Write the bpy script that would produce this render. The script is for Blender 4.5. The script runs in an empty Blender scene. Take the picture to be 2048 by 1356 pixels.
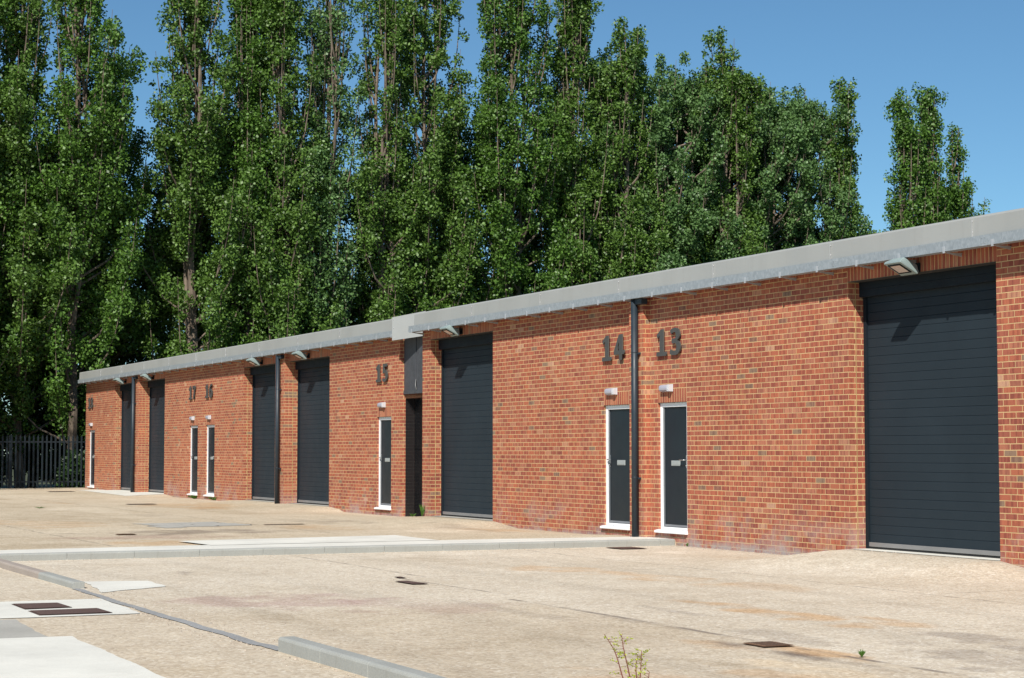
import bpy, bmesh, math, random
import numpy as np
from mathutils import Vector, Matrix
R = math.radians
S = bpy.context.scene
COL = S.collection
rng = np.random.default_rng(7)
random.seed(7)

# ------------------------------------------------------------------ helpers
def tag(o, label=None, cat=None, group=None, kind=None):
    if label: o['label'] = label
    if cat: o['category'] = cat
    if group: o['group'] = group
    if kind: o['kind'] = kind
    return o

def empty(name, loc=(0, 0, 0)):
    o = bpy.data.objects.new(name, None); COL.objects.link(o); o.location = loc
    o.empty_display_size = .2
    return o

class MB:
    """collects polygons (with uv) for one mesh object"""
    def __init__(s): s.v = []; s.f = []; s.uv = []; s.sm = []
    def poly(s, pts, uvs=None, smooth=False):
        b = len(s.v); s.v += [tuple(p) for p in pts]; s.f.append(list(range(b, b+len(pts))))
        s.uv += list(uvs) if uvs else [(p[0]+p[1], p[2]) for p in pts]; s.sm.append(smooth)
    def box(s, x0, x1, y0, y1, z0, z1, M=None):
        c = [(x0,y0,z0),(x1,y0,z0),(x1,y1,z0),(x0,y1,z0),(x0,y0,z1),(x1,y0,z1),(x1,y1,z1),(x0,y1,z1)]
        if M is not None: c = [tuple(M @ Vector(p)) for p in c]
        for q in ((0,1,5,4),(1,2,6,5),(2,3,7,6),(3,0,4,7),(4,5,6,7),(3,2,1,0)): s.poly([c[i] for i in q])
    def tube(s, pts, rad, n=8, cap=True):
        pts = [Vector(p) for p in pts]; rings = []
        for i, p in enumerate(pts):
            d = (pts[min(i+1, len(pts)-1)] - pts[max(i-1, 0)]).normalized()
            a = d.cross(Vector((0, 0, 1)) if abs(d.z) < .9 else Vector((1, 0, 0))).normalized(); b = d.cross(a)
            r = rad[i] if hasattr(rad, '__len__') else rad
            rings.append([p + (a*math.cos(2*math.pi*k/n) + b*math.sin(2*math.pi*k/n))*r for k in range(n)])
        for i in range(len(rings)-1):
            for k in range(n):
                k2 = (k+1) % n
                s.poly([rings[i][k], rings[i][k2], rings[i+1][k2], rings[i+1][k]], smooth=True)
        if cap: s.poly(rings[0][::-1]); s.poly(rings[-1])
    def profile(s, prof, x0, x1):
        """closed (y,z) profile extruded along x, counter-clockwise seen from +x"""
        n = len(prof)
        for i in range(n):
            a, b = prof[i], prof[(i+1) % n]
            s.poly([(x0,a[0],a[1]),(x1,a[0],a[1]),(x1,b[0],b[1]),(x0,b[0],b[1])])
        s.poly([(x1,p[0],p[1]) for p in prof]); s.poly([(x0,p[0],p[1]) for p in prof[::-1]])
    def build(s, name, mat, parent=None, merge=False, bevel=0, fix=True):
        me = bpy.data.meshes.new(name); me.from_pydata(s.v, [], s.f); me.update()
        uv = me.uv_layers.new(name='UVMap')
        uv.data.foreach_set('uv', np.array(s.uv, dtype=np.float32).ravel())
        me.polygons.foreach_set('use_smooth', s.sm)
        if fix or merge:
            bm = bmesh.new(); bm.from_mesh(me)
            bmesh.ops.remove_doubles(bm, verts=bm.verts, dist=1e-5)
            if fix: bmesh.ops.recalc_face_normals(bm, faces=bm.faces)
            bm.to_mesh(me); bm.free()
        me.materials.append(mat)
        o = bpy.data.objects.new(name, me); COL.objects.link(o)
        if parent: o.parent = parent
        if bevel:
            m = o.modifiers.new('bevel', 'BEVEL'); m.width = bevel; m.segments = 2; m.limit_method = 'ANGLE'
        return o

# ------------------------------------------------------------------ node helpers
def newmat(name):
    m = bpy.data.materials.new(name); m.use_nodes = True
    nt = m.node_tree; b = nt.nodes['Principled BSDF']
    return m, nt, b
def N(nt, t, **k):
    n = nt.nodes.new(t)
    for a, v in k.items():
        if a.startswith('i_'):
            n.inputs[a[2:].replace('_', ' ')].default_value = v
        else: setattr(n, a, v)
    return n
def L(nt, a, b): nt.links.new(a, b)
def math_(nt, op, a, b=None, c=None, clamp=False):
    n = nt.nodes.new('ShaderNodeMath'); n.operation = op; n.use_clamp = clamp
    for i, v in enumerate((a, b, c)):
        if v is None: continue
        if isinstance(v, (int, float)): n.inputs[i].default_value = v
        else: nt.links.new(v, n.inputs[i])
    return n.outputs[0]
def mix(nt, fac, a, b, typ='MIX'):
    n = nt.nodes.new('ShaderNodeMix'); n.data_type = 'RGBA'; n.blend_type = typ; n.clamp_factor = True
    for i, v in ((0, fac), (6, a), (7, b)):
        if isinstance(v, (int, float)): n.inputs[i].default_value = v
        elif isinstance(v, tuple): n.inputs[i].default_value = (*v, 1) if len(v) == 3 else v
        else: nt.links.new(v, n.inputs[i])
    return n.outputs[2]
def ramp(nt, fac, stops, interp='LINEAR'):
    n = nt.nodes.new('ShaderNodeValToRGB'); n.color_ramp.interpolation = interp
    e = n.color_ramp.elements
    while len(e) < len(stops): e.new(.5)
    for el, (p, c) in zip(e, stops):
        el.position = p; el.color = (*c, 1) if len(c) == 3 else c
    nt.links.new(fac, n.inputs[0]); return n.outputs[0]
def noise(nt, vec, scale, detail=3, rough=.55, out=0, dim='3D', w=None):
    n = nt.nodes.new('ShaderNodeTexNoise'); n.noise_dimensions = dim
    n.inputs['Scale'].default_value = scale; n.inputs['Detail'].default_value = detail; n.inputs['Roughness'].default_value = rough
    if vec is not None: nt.links.new(vec, n.inputs['Vector'])
    return n.outputs[out]
def maprange(nt, v, a, b, c=0., d=1.):
    n = nt.nodes.new('ShaderNodeMapRange'); n.inputs[1].default_value = a; n.inputs[2].default_value = b
    n.inputs[3].default_value = c; n.inputs[4].default_value = d; nt.links.new(v, n.inputs[0]); return n.outputs[0]
def bump(nt, bsdf, h, strength, dist):
    b = nt.nodes.new('ShaderNodeBump'); b.inputs['Strength'].default_value = strength; b.inputs['Distance'].default_value = dist
    nt.links.new(h, b.inputs['Height']); nt.links.new(b.outputs[0], bsdf.inputs['Normal'])
def vscale(nt, vec, sc):
    n = nt.nodes.new('ShaderNodeMapping'); n.inputs['Scale'].default_value = sc; nt.links.new(vec, n.inputs[0]); return n.outputs[0]

# ------------------------------------------------------------------ materials
def brick_mat(name, soldier=False, painted=False, tint=(1, 1, 1)):
    m, nt, b = newmat(name)
    uv = nt.nodes.new('ShaderNodeTexCoord').outputs['UV']
    # hand-laid wobble
    wob = noise(nt, uv, 9, 2); 
    wv = nt.nodes.new('ShaderNodeVectorMath'); wv.operation = 'MULTIPLY_ADD'
    wn = nt.nodes.new('ShaderNodeTexNoise'); wn.inputs['Scale'].default_value = 7; wn.inputs['Detail'].default_value = 2; L(nt, uv, wn.inputs['Vector'])
    L(nt, wn.outputs[1], wv.inputs[0]); wv.inputs[1].default_value = (.006, .005, 0); L(nt, uv, wv.inputs[2])
    br = nt.nodes.new('ShaderNodeTexBrick'); br.offset = 0 if soldier else .5; br.squash = 1
    L(nt, wv.outputs[0], br.inputs['Vector'])
    br.inputs['Scale'].default_value = 1; br.inputs['Brick Width'].default_value = .225; br.inputs['Row Height'].default_value = .075
    br.inputs['Mortar Size'].default_value = .0062; br.inputs['Mortar Smooth'].default_value = .25; br.inputs['Bias'].default_value = 0
    br.inputs['Color1'].default_value = (0, 0, 0, 1); br.inputs['Color2'].default_value = (1, 1, 1, 1); br.inputs['Mortar'].default_value = (.5, .5, .5, 1)
    c = ramp(nt, br.outputs['Color'], [(0, (.27, .18, .12)), (.018, (.27, .16, .105)), (.03, (.32, .102, .066)), (.25, (.36, .111, .067)),
        (.45, (.405, .126, .071)), (.65, (.425, .135, .072)), (.80, (.40, .145, .085)), (.97, (.43, .175, .105)), (.99, (.47, .23, .135)), (1, (.52, .30, .19))])
    # dark drag bands across each brick, offset per brick
    comb = nt.nodes.new('ShaderNodeVectorMath'); comb.operation = 'MULTIPLY_ADD'
    L(nt, br.outputs['Color'], comb.inputs[0]); comb.inputs[1].default_value = (130, 70, 31); 
    sc = vscale(nt, uv, (3, 26, 1) if soldier else (24, 3.0, 1)); L(nt, sc, comb.inputs[2])
    band = noise(nt, comb.outputs[0], 1, 1.5, .5)
    c = mix(nt, maprange(nt, band, .46, .60, 0, .8), c, mix(nt, 1.0, c, (.66, .58, .66), 'MULTIPLY'))
    # fine grit
    g = noise(nt, uv, 160, 3, .7)
    c = mix(nt, 1, c, ramp(nt, g, [(.25, (.72, .72, .72)), (.75, (1.2, 1.2, 1.2))]), 'MULTIPLY')
    # broad weathering
    w = noise(nt, uv, .55, 4, .6)
    c = mix(nt, 1, c, ramp(nt, w, [(.3, (.86, .84, .86)), (.55, (1.02, 1.0, 1.0)), (.75, (1.12, 1.12, 1.10))]), 'MULTIPLY')
    mort = ramp(nt, noise(nt, uv, 2.2, 4, .6), [(.3, (.46, .31, .150)), (.55, (.62, .43, .215)), (.75, (.53, .37, .14))])
    mort = mix(nt, 1, mort, ramp(nt, g, [(.3, (.8, .8, .8)), (.7, (1.1, 1.1, 1.1))]), 'MULTIPLY')
    c = mix(nt, br.outputs['Fac'], c, mort)
    # lime bloom near the foot of the wall
    sep = nt.nodes.new('ShaderNodeSeparateXYZ'); L(nt, uv, sep.inputs[0])
    low = maprange(nt, sep.outputs[1], .75, .1)
    bl = noise(nt, uv, 1.6, 5, .7)
    fac = math_(nt, 'MULTIPLY', math_(nt, 'MULTIPLY', low, maprange(nt, bl, .47, .68)), .75, clamp=True)
    if not soldier: c = mix(nt, fac, c, (.40, .33, .31))
    foot = math_(nt, 'MULTIPLY', maprange(nt, sep.outputs[1], .17, .06), maprange(nt, noise(nt, uv, 3.1, 5, .7), .40, .55), clamp=True)
    if not soldier: c = mix(nt, math_(nt, 'MULTIPLY', foot, .8), c, (.34, .32, .31))
    if tint != (1, 1, 1): c = mix(nt, 1, c, tint, 'MULTIPLY')
    if painted: c = mix(nt, .985, c, (.012, .012, .013))
    L(nt, c, b.inputs['Base Color'])
    b.inputs['Roughness'].default_value = .35 if painted else .9
    b.inputs['Specular IOR Level'].default_value = .5 if painted else .25
    h = math_(nt, 'ADD', math_(nt, 'MULTIPLY', br.outputs['Fac'], -1.0), math_(nt, 'MULTIPLY', g, .25))
    bump(nt, b, h, .5, .003)
    return m
M = {}
M['brick'] = brick_mat('red_brick')
M['soldier'] = brick_mat('soldier_brick', soldier=True)
M['blackbrick'] = brick_mat('painted_black_brick', painted=True)

def simple(name, col, rough=.5, metal=0., var=.08, vs=3., spec=.5, bmp=0., bs=80., grime=0.):
    m, nt, b = newmat(name)
    tc = nt.nodes.new('ShaderNodeTexCoord').outputs['Object']
    n = noise(nt, tc, vs, 4, .6)
    lo = tuple(x*(1-var) for x in col); hi = tuple(min(1, x*(1+var)) for x in col)
    c = ramp(nt, n, [(.3, lo), (.7, hi)])
    if grime:
        gz = noise(nt, vscale(nt, tc, (7, 7, .7)), 1, 5, .7)
        c = mix(nt, maprange(nt, gz, .55, .8, 0, grime), c, (.16, .13, .10))
    L(nt, c, b.inputs['Base Color'])
    rr = maprange(nt, noise(nt, tc, vs*3, 3), .3, .7, max(0, rough-.07), rough+.07); L(nt, rr, b.inputs['Roughness'])
    b.inputs['Metallic'].default_value = metal; b.inputs['Specular IOR Level'].default_value = spec
    if bmp: bump(nt, b, noise(nt, tc, bs, 3), bmp, .003)
    return m
M['shutter'] = simple('anthracite_shutter_paint', (.020, .029, .037), .55, 0, .10, .8, .12, .05, 3)
M['shutterbox'] = simple('anthracite_box_paint', (.012, .017, .022), .55, 0, .1, 3, .12)
M['rail'] = simple('aluminium_rail', (.25, .245, .24), .5, .3)
M['rubber'] = simple('black_rubber', (.012, .012, .012), .8)
M['leaf_door'] = simple('anthracite_door_skin', (.007, .013, .019), .38, 0, .08, 1.2, .35)
M['upvc'] = simple('white_upvc', (.83, .84, .85), .3, 0, .02)
M['upvcgrey'] = simple('grey_door_edge', (.16, .17, .18), .4)
M['steel'] = simple('satin_steel', (.45, .46, .46), .36, .85, .05, 20)
M['plate'] = simple('brushed_aluminium', (.42, .45, .44), .5, .4, .05, 20)
M['pipe'] = simple('anthracite_pipe', (.015, .025, .035), .5, 0, .12, 2)
M['number'] = simple('bronze_grey_number', (.066, .066, .062), .55, .1, .05, 6)
M['fascia'] = simple('goosewing_grey_fascia', (.325, .33, .315), .45, 0, .055, .55, .5, .25, 1.2, grime=.18)
M['soffit'] = simple('soffit_board', (.30, .26, .22), .7)
M['roofm'] = simple('roof_sheet', (.30, .30, .29), .6)
M['joint'] = simple('yellowed_mortar_joint', (.42, .31, .13), .9, 0, .3, 6)
M['lintel'] = simple('lintel_steel', (.03, .028, .026), .7)
M['lampglass'] = simple('white_diffuser', (.36, .355, .41), .25)
M['lampbase'] = simple('lamp_white_base', (.55, .55, .57), .35)
M['floodbody'] = simple('floodlight_grey', (.27, .34, .33), .5, .2)
M['floodglass'] = simple('floodlight_glass', (.62, .52, .46), .25)
M['blackpanel'] = simple('dark_slate_panel', (.052, .056, .064), .65, 0, .22, 9, .5, .3, 60)
M['gate'] = None
M['rust'] = simple('rusty_mesh', (.16, .075, .035), .8, .2, .4, 30)
M['fence'] = simple('dark_palisade', (.013, .020, .026), .45, .2, .12, 4)
M['screw'] = simple('screw_head', (.55, .55, .55), .4, .6)

def galv():
    m, nt, b = newmat('galvanised_steel')
    tc = nt.nodes.new('ShaderNodeTexCoord').outputs['Object']
    v = nt.nodes.new('ShaderNodeTexVoronoi'); v.inputs['Scale'].default_value = 45; L(nt, vscale(nt, tc, (1, 1, .6)), v.inputs['Vector'])
    sep = nt.nodes.new('ShaderNodeSeparateColor'); L(nt, v.outputs['Color'], sep.inputs[0])
    n = noise(nt, tc, 14, 4, .65)
    f = math_(nt, 'ADD', math_(nt, 'MULTIPLY', sep.outputs[0], .4), math_(nt, 'MULTIPLY', n, .8))
    c = ramp(nt, f, [(.3, (.265, .295, .315)), (.6, (.315, .35, .372)), (.9, (.385, .415, .435))])
    L(nt, c, b.inputs['Base Color']); b.inputs['Metallic'].default_value = .25; b.inputs['Roughness'].default_value = .5
    return m
M['galv'] = galv(); M['bracket'] = simple('bracket_zinc', (.40, .42, .44), .45, .2)
def gatemat():
    m, nt, b = newmat('black_gloss_gate')
    tc = nt.nodes.new('ShaderNodeTexCoord').outputs['Object']
    sep = nt.nodes.new('ShaderNodeSeparateXYZ'); L(nt, tc, sep.inputs[0])
    n = noise(nt, tc, 2.3, 5, .65)
    dust = math_(nt, 'MULTIPLY', maprange(nt, sep.outputs[2], 1.9, .1), maprange(nt, n, .4, .75), clamp=True)
    drips = maprange(nt, noise(nt, vscale(nt, tc, (26, 26, 3)), 1, 3, .7), .66, .74)
    c = mix(nt, math_(nt, 'MULTIPLY', dust, .5), (.006, .006, .007), (.035, .030, .027))
    c = mix(nt, math_(nt, 'MULTIPLY', drips, .12), c, (.35, .35, .33))
    L(nt, c, b.inputs['Base Color']); L(nt, maprange(nt, n, .3, .7, .10, .28), b.inputs['Roughness'])
    bump(nt, b, noise(nt, tc, 5, 3), .25, .01)
    return m
M['gate'] = gatemat()

def concrete_mat(name, col, speck=.12, stain=.3, rough=.85):
    m, nt, b = newmat(name)
    tc = nt.nodes.new('ShaderNodeTexCoord').outputs['Object']
    n1 = noise(nt, tc, 1.1, 5, .6); n2 = noise(nt, tc, 55, 3, .7); n3 = noise(nt, vscale(nt, tc, (3, 3, .5)), 1.5, 5, .7)
    c = ramp(nt, n1, [(.3, tuple(x*.88 for x in col)), (.7, tuple(min(.9, x*1.08) for x in col))])
    c = mix(nt, 1, c, ramp(nt, n2, [(.25, (1-speck,)*3), (.75, (1+speck*.6,)*3)]), 'MULTIPLY')
    c = mix(nt, maprange(nt, n3, .52, .8, 0, stain), c, tuple(x*y for x, y in zip(col, (.62, .57, .52))))
    L(nt, c, b.inputs['Base Color']); b.inputs['Roughness'].default_value = rough; b.inputs['Specular IOR Level'].default_value = .25
    bump(nt, b, n2, .35, .003)
    return m
M['kerb'] = concrete_mat('kerb_concrete', (.33, .335, .31), .14, .55)
M['kerbbrown'] = concrete_mat('weathered_kerb_concrete', (.35, .30, .26), .18, .6)
M['slab'] = concrete_mat('pale_new_concrete', (.66, .645, .58), .07, .2)
M['slabgrey'] = concrete_mat('grey_slab_concrete', (.40, .385, .345), .12, .25)
M['tar'] = concrete_mat('tar_strip', (.31, .31, .305), .35, .5)
M['rustiron'] = concrete_mat('orange_rusted_iron', (.26, .15, .09), .4, .5, .8)
M['iron'] = concrete_mat('rusty_iron_cover', (.12, .075, .062), .45, .5, .7)

def yard_mat():
    m, nt, b = newmat('yard_aggregate_concrete')
    tc = nt.nodes.new('ShaderNodeTexCoord').outputs['Object']
    # exposed aggregate: two voronoi scales of buff, cream, grey and rust pebbles
    v = nt.nodes.new('ShaderNodeTexVoronoi'); v.inputs['Scale'].default_value = 42; L(nt, tc, v.inputs['Vector'])
    sep = nt.nodes.new('ShaderNodeSeparateColor'); L(nt, v.outputs['Color'], sep.inputs[0])
    peb = ramp(nt, sep.outputs[0], [(0, (.29, .235, .18)), (.12, (.42, .35, .268)), (.35, (.51, .437, .338)), (.6, (.575, .505, .40)), (.85, (.68, .62, .52)), (1, (.82, .78, .70))])
    v2 = nt.nodes.new('ShaderNodeTexVoronoi'); v2.inputs['Scale'].default_value = 17; L(nt, tc, v2.inputs['Vector'])
    s2 = nt.nodes.new('ShaderNodeSeparateColor'); L(nt, v2.outputs['Color'], s2.inputs[0])
    peb = mix(nt, maprange(nt, s2.outputs[0], .75, 1, 0, .5), peb, (.70, .60, .45))
    peb = mix(nt, maprange(nt, s2.outputs[1], .86, 1, 0, .55), peb, (.30, .21, .15))
    base = mix(nt, .5, peb, (.55, .478, .372))
    n1 = noise(nt, tc, .35, 6, .62); n2 = noise(nt, tc, 1.9, 6, .65); n4 = noise(nt, tc, 7, 4, .7)
    base = mix(nt, 1, base, ramp(nt, n1, [(.3, (.90, .88, .85)), (.5, (1, 1, 1)), (.7, (1.08, 1.09, 1.10))]), 'MULTIPLY')
    base = mix(nt, 1, base, ramp(nt, n2, [(.3, (.93, .92, .91)), (.55, (1.01, 1.01, 1.01)), (.72, (1.05, 1.06, 1.07))]), 'MULTIPLY')
    base = mix(nt, 1, base, ramp(nt, n4, [(.3, (.92, .91, .90)), (.6, (1.02, 1.02, 1.02))]), 'MULTIPLY')
    at = nt.nodes.new('ShaderNodeAttribute'); at.attribute_name = 'stain'
    base = mix(nt, 1, base, at.outputs['Color'], 'MULTIPLY')
    # slab joints and cracks
    geo = nt.nodes.new('ShaderNodeSeparateXYZ')
    wn = nt.nodes.new('ShaderNodeTexNoise'); wn.inputs['Scale'].default_value = 3; wn.inputs['Detail'].default_value = 5; L(nt, tc, wn.inputs['Vector'])
    off = nt.nodes.new('ShaderNodeVectorMath'); off.operation = 'MULTIPLY_ADD'; L(nt, wn.outputs[1], off.inputs[0]); off.inputs[1].default_value = (.06, .06, 0); L(nt, tc, off.inputs[2])
    L(nt, off.outputs[0], geo.inputs[0]); X, Y = geo.outputs[0], geo.outputs[1]
    tot = None
    for axis, pos, lo, hi, w in JOINTS:
        a, o = (X, Y) if axis == 'x' else (Y, X)
        d = math_(nt, 'ABSOLUTE', math_(nt, 'SUBTRACT', a, pos+.03))
        ln = maprange(nt, d, w*.5, w)
        ln = math_(nt, 'SUBTRACT', 1, ln)
        inr = math_(nt, 'MULTIPLY', math_(nt, 'GREATER_THAN', o, lo), math_(nt, 'LESS_THAN', o, hi))
        ln = math_(nt, 'MULTIPLY', ln, inr)
        tot = ln if tot is None else math_(nt, 'MAXIMUM', tot, ln)
    brk = maprange(nt, noise(nt, tc, 2.5, 4), .38, .6)
    base = mix(nt, math_(nt, 'MULTIPLY', math_(nt, 'MULTIPLY', tot, brk), .75), base, (.16, .13, .11))
    L(nt, base, b.inputs['Base Color']); b.inputs['Roughness'].default_value = .9; b.inputs['Specular IOR Level'].default_value = .2
    h = math_(nt, 'ADD', math_(nt, 'MULTIPLY', v.outputs['Distance'], -1), math_(nt, 'MULTIPLY', n4, .4))
    bump(nt, b, h, .45, .006)
    return m
# (axis, position, range of the other axis, width)
JOINTS = [('y', -2.75, -25.6, -5, .025), ('y', -6.7, -20.6, -17.6, .03), ('y', -6.95, -17, -5, .045), ('x', -20.6, -6.7, -2.8, .02),
          ('y', -6.35, -25.5, -20.6, .03), ('y', -4.0, -70, -30, .03), ('x', -48, -20, 0, .03), ('x', -38.5, -20, .2, .03), ('y', -8.4, -70, -27, .03),
          ('x', -31.5, -9, -1, .03), ('x', -15.9, -2.7, -.2, .02)]
M['yard'] = yard_mat()
def soil_mat():
    m, nt, b = newmat('soil_and_grass')
    tc = nt.nodes.new('ShaderNodeTexCoord').outputs['Object']
    c = ramp(nt, noise(nt, tc, 1.3, 6, .7), [(.35, (.05, .04, .02)), (.55, (.045, .06, .02)), (.7, (.07, .09, .03))])
    L(nt, c, b.inputs['Base Color']); b.inputs['Roughness'].default_value = .95
    bump(nt, b, noise(nt, tc, 12, 5), .8, .05)
    return m
M['soil'] = soil_mat()

def leaf_mat(name, dark, light, trans=.18):
    m, nt, b = newmat(name)
    at = nt.nodes.new('ShaderNodeAttribute'); at.attribute_name = 'var'
    c = ramp(nt, at.outputs['Fac'], [(0, dark), (.6, light), (1, tuple(x*1.35 for x in light))])
    L(nt, c, b.inputs['Base Color']); b.inputs['Roughness'].default_value = .48; b.inputs['Specular IOR Level'].default_value = .4
    tr = nt.nodes.new('ShaderNodeBsdfTranslucent'); L(nt, mix(nt, 1, c, (1.2, 1.5, .5), 'MULTIPLY'), tr.inputs[0])
    ms = nt.nodes.new('ShaderNodeMixShader'); ms.inputs[0].default_value = trans
    L(nt, b.outputs[0], ms.inputs[1]); L(nt, tr.outputs[0], ms.inputs[2])
    L(nt, ms.outputs[0], nt.nodes['Material Output'].inputs[0])
    return m
M['leafA'] = leaf_mat('poplar_leaf', (.042, .088, .013), (.098, .176, .031))
M['leafB'] = leaf_mat('pale_poplar_leaf', (.050, .105, .030), (.104, .188, .058))
M['leafC'] = leaf_mat('deep_green_leaf', (.038, .088, .013), (.087, .170, .026))
M['leafShade'] = leaf_mat('shade_dark_leaf', (.010, .024, .006), (.020, .046, .010), .08)  # bush leaves darkened in colour to stand for shade behind the fence
M['leafY'] = leaf_mat('fresh_yellow_green_leaf', (.28, .34, .03), (.42, .46, .05), .35)
M['weed'] = leaf_mat('weed_leaf', (.07, .16, .02), (.13, .26, .04), .25)
def bark_mat():
    m, nt, b = newmat('poplar_bark')
    tc = nt.nodes.new('ShaderNodeTexCoord').outputs['Object']
    n = noise(nt, vscale(nt, tc, (9, 9, 1.6)), 1, 5, .7)
    c = ramp(nt, n, [(.3, (.07, .052, .038)), (.55, (.17, .13, .095)), (.75, (.29, .24, .18))])
    L(nt, c, b.inputs['Base Color']); b.inputs['Roughness'].default_value = .9; bump(nt, b, n, .6, .03)
    return m
M['bark'] = bark_mat()
M['redtwig'] = simple('reddish_twig', (.15, .045, .03), .6, 0, .3, 40)

# ------------------------------------------------------------------ ground heights
SHUT = [(-21.13, -18.10, 0.), (-35.66, -32.62, 0.), (-45.90, -42.85, .4), (-49.70, -46.65, .4), (-60.75, -57.95, .4), (-64.52, -61.50, .4)]
XK = -25.78
def smooth(t): t = np.clip(t, 0, 1); return t*t*(3-2*t)
def gz(x, y):
    x = np.asarray(x, float); y = np.asarray(y, float)
    far = x < XK
    base = np.where(far, .085, .0)
    base = base + np.where(far, -.03*smooth((y+1.2)/1.4)*(x > -42)*smooth((-x-27.5)/1.5), .0)
    base = base + .055*smooth((-x-55)/14.)
    base = base + .008*np.sin(x*.7)*np.sin(y*.9+1)*smooth((-y-1.5)/2)*np.where(abs(x-XK) < 1.5, 0, 1)
    z = base.copy()
    for a, b2, yw in SHUT:
        dy = np.clip((yw - y)/2.3, 0, 1); ry = 1-smooth(dy)
        dx = np.maximum(np.maximum(a - x, x - b2), 0); rx = np.clip(1-dx/1.1, 0, 1)
        z = np.maximum(z, base + (.155-base)*ry*rx)
    # pier to the right of the near shutter stays at the ramp level
    return z

def fbm(x, y, seed=0, octv=4, f=1.):
    r = np.random.default_rng(seed); out = 0; amp = 1; tot = 0
    for o in range(octv):
        tbl = r.random((64, 64)); X = x*f; Y = y*f; xi = np.floor(X).astype(int); yi = np.floor(Y).astype(int); fx = X-xi; fy = Y-yi
        fx = fx*fx*(3-2*fx); fy = fy*fy*(3-2*fy)
        g = lambda a, b: tbl[a % 64, b % 64]
        v = g(xi, yi)*(1-fx)*(1-fy)+g(xi+1, yi)*fx*(1-fy)+g(xi, yi+1)*(1-fx)*fy+g(xi+1, yi+1)*fx*fy
        out = out + v*amp; tot += amp; amp *= .55; f *= 2.03
    return out/tot

# yard sheet
xs = np.concatenate([[-70.6], np.arange(-70.4, -31, .16), np.arange(-31, -8.5, .07), np.arange(-8.5, 2, .3), np.arange(2, 41, 2.)])
xs = np.sort(np.concatenate([xs[abs(xs-XK) > .04], [XK-.012, XK+.002]]))
ys = np.concatenate([np.arange(-20, -13, .3), np.arange(-13, 1.25, .075)])
GX, GY = np.meshgrid(xs, ys, indexing='ij'); GZ = gz(GX, GY)
def grid_obj(name, GX, GY, GZ, mat):
    nx, ny = GX.shape
    me = bpy.data.meshes.new(name)
    me.vertices.add(nx*ny); me.vertices.foreach_set('co', np.stack([GX, GY, GZ], -1).astype(np.float32).ravel())
    i = np.arange(nx-1)[:, None]*ny + np.arange(ny-1)[None, :]
    q = np.stack([i, i+ny, i+ny+1, i+1], -1).reshape(-1, 4)
    me.loops.add(q.size); me.loops.foreach_set('vertex_index', q.ravel())
    me.polygons.add(len(q)); me.polygons.foreach_set('loop_start', np.arange(len(q))*4); me.polygons.foreach_set('loop_total', np.full(len(q), 4))
    me.polygons.foreach_set('use_smooth', np.ones(len(q), bool))
    me.update(calc_edges=True); me.materials.append(mat)
    o = bpy.data.objects.new(name, me); COL.objects.link(o); return o
yard = grid_obj('yard', GX, GY, GZ, M['yard']); tag(yard, 'buff exposed aggregate concrete yard', kind='structure')
st = np.ones(GX.shape+(3,))
def stain(cx, cy, rx, ry, col, k, seed, rot=0., hard=.35, f=2.5):
    global st
    c, s = math.cos(rot), math.sin(rot)
    u = ((GX-cx)*c+(GY-cy)*s)/rx; v = (-(GX-cx)*s+(GY-cy)*c)/ry
    d = np.sqrt(u*u+v*v)
    n = fbm(GX*1.0, GY*1.0, seed, 5, f)
    m = np.clip((1.05-d + (n-.5)*1.5)/hard, 0, 1)*k*np.clip((n-.25)*3, 0, 1)
    st = st*(1-m[..., None]*(1-np.array(col)))
RUST = (.93, .72, .53); OIL = (.52, .50, .52); PUR = (.80, .70, .74); PALE = (1.25, 1.28, 1.33); DIRT = (.74, .70, .64)
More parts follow.
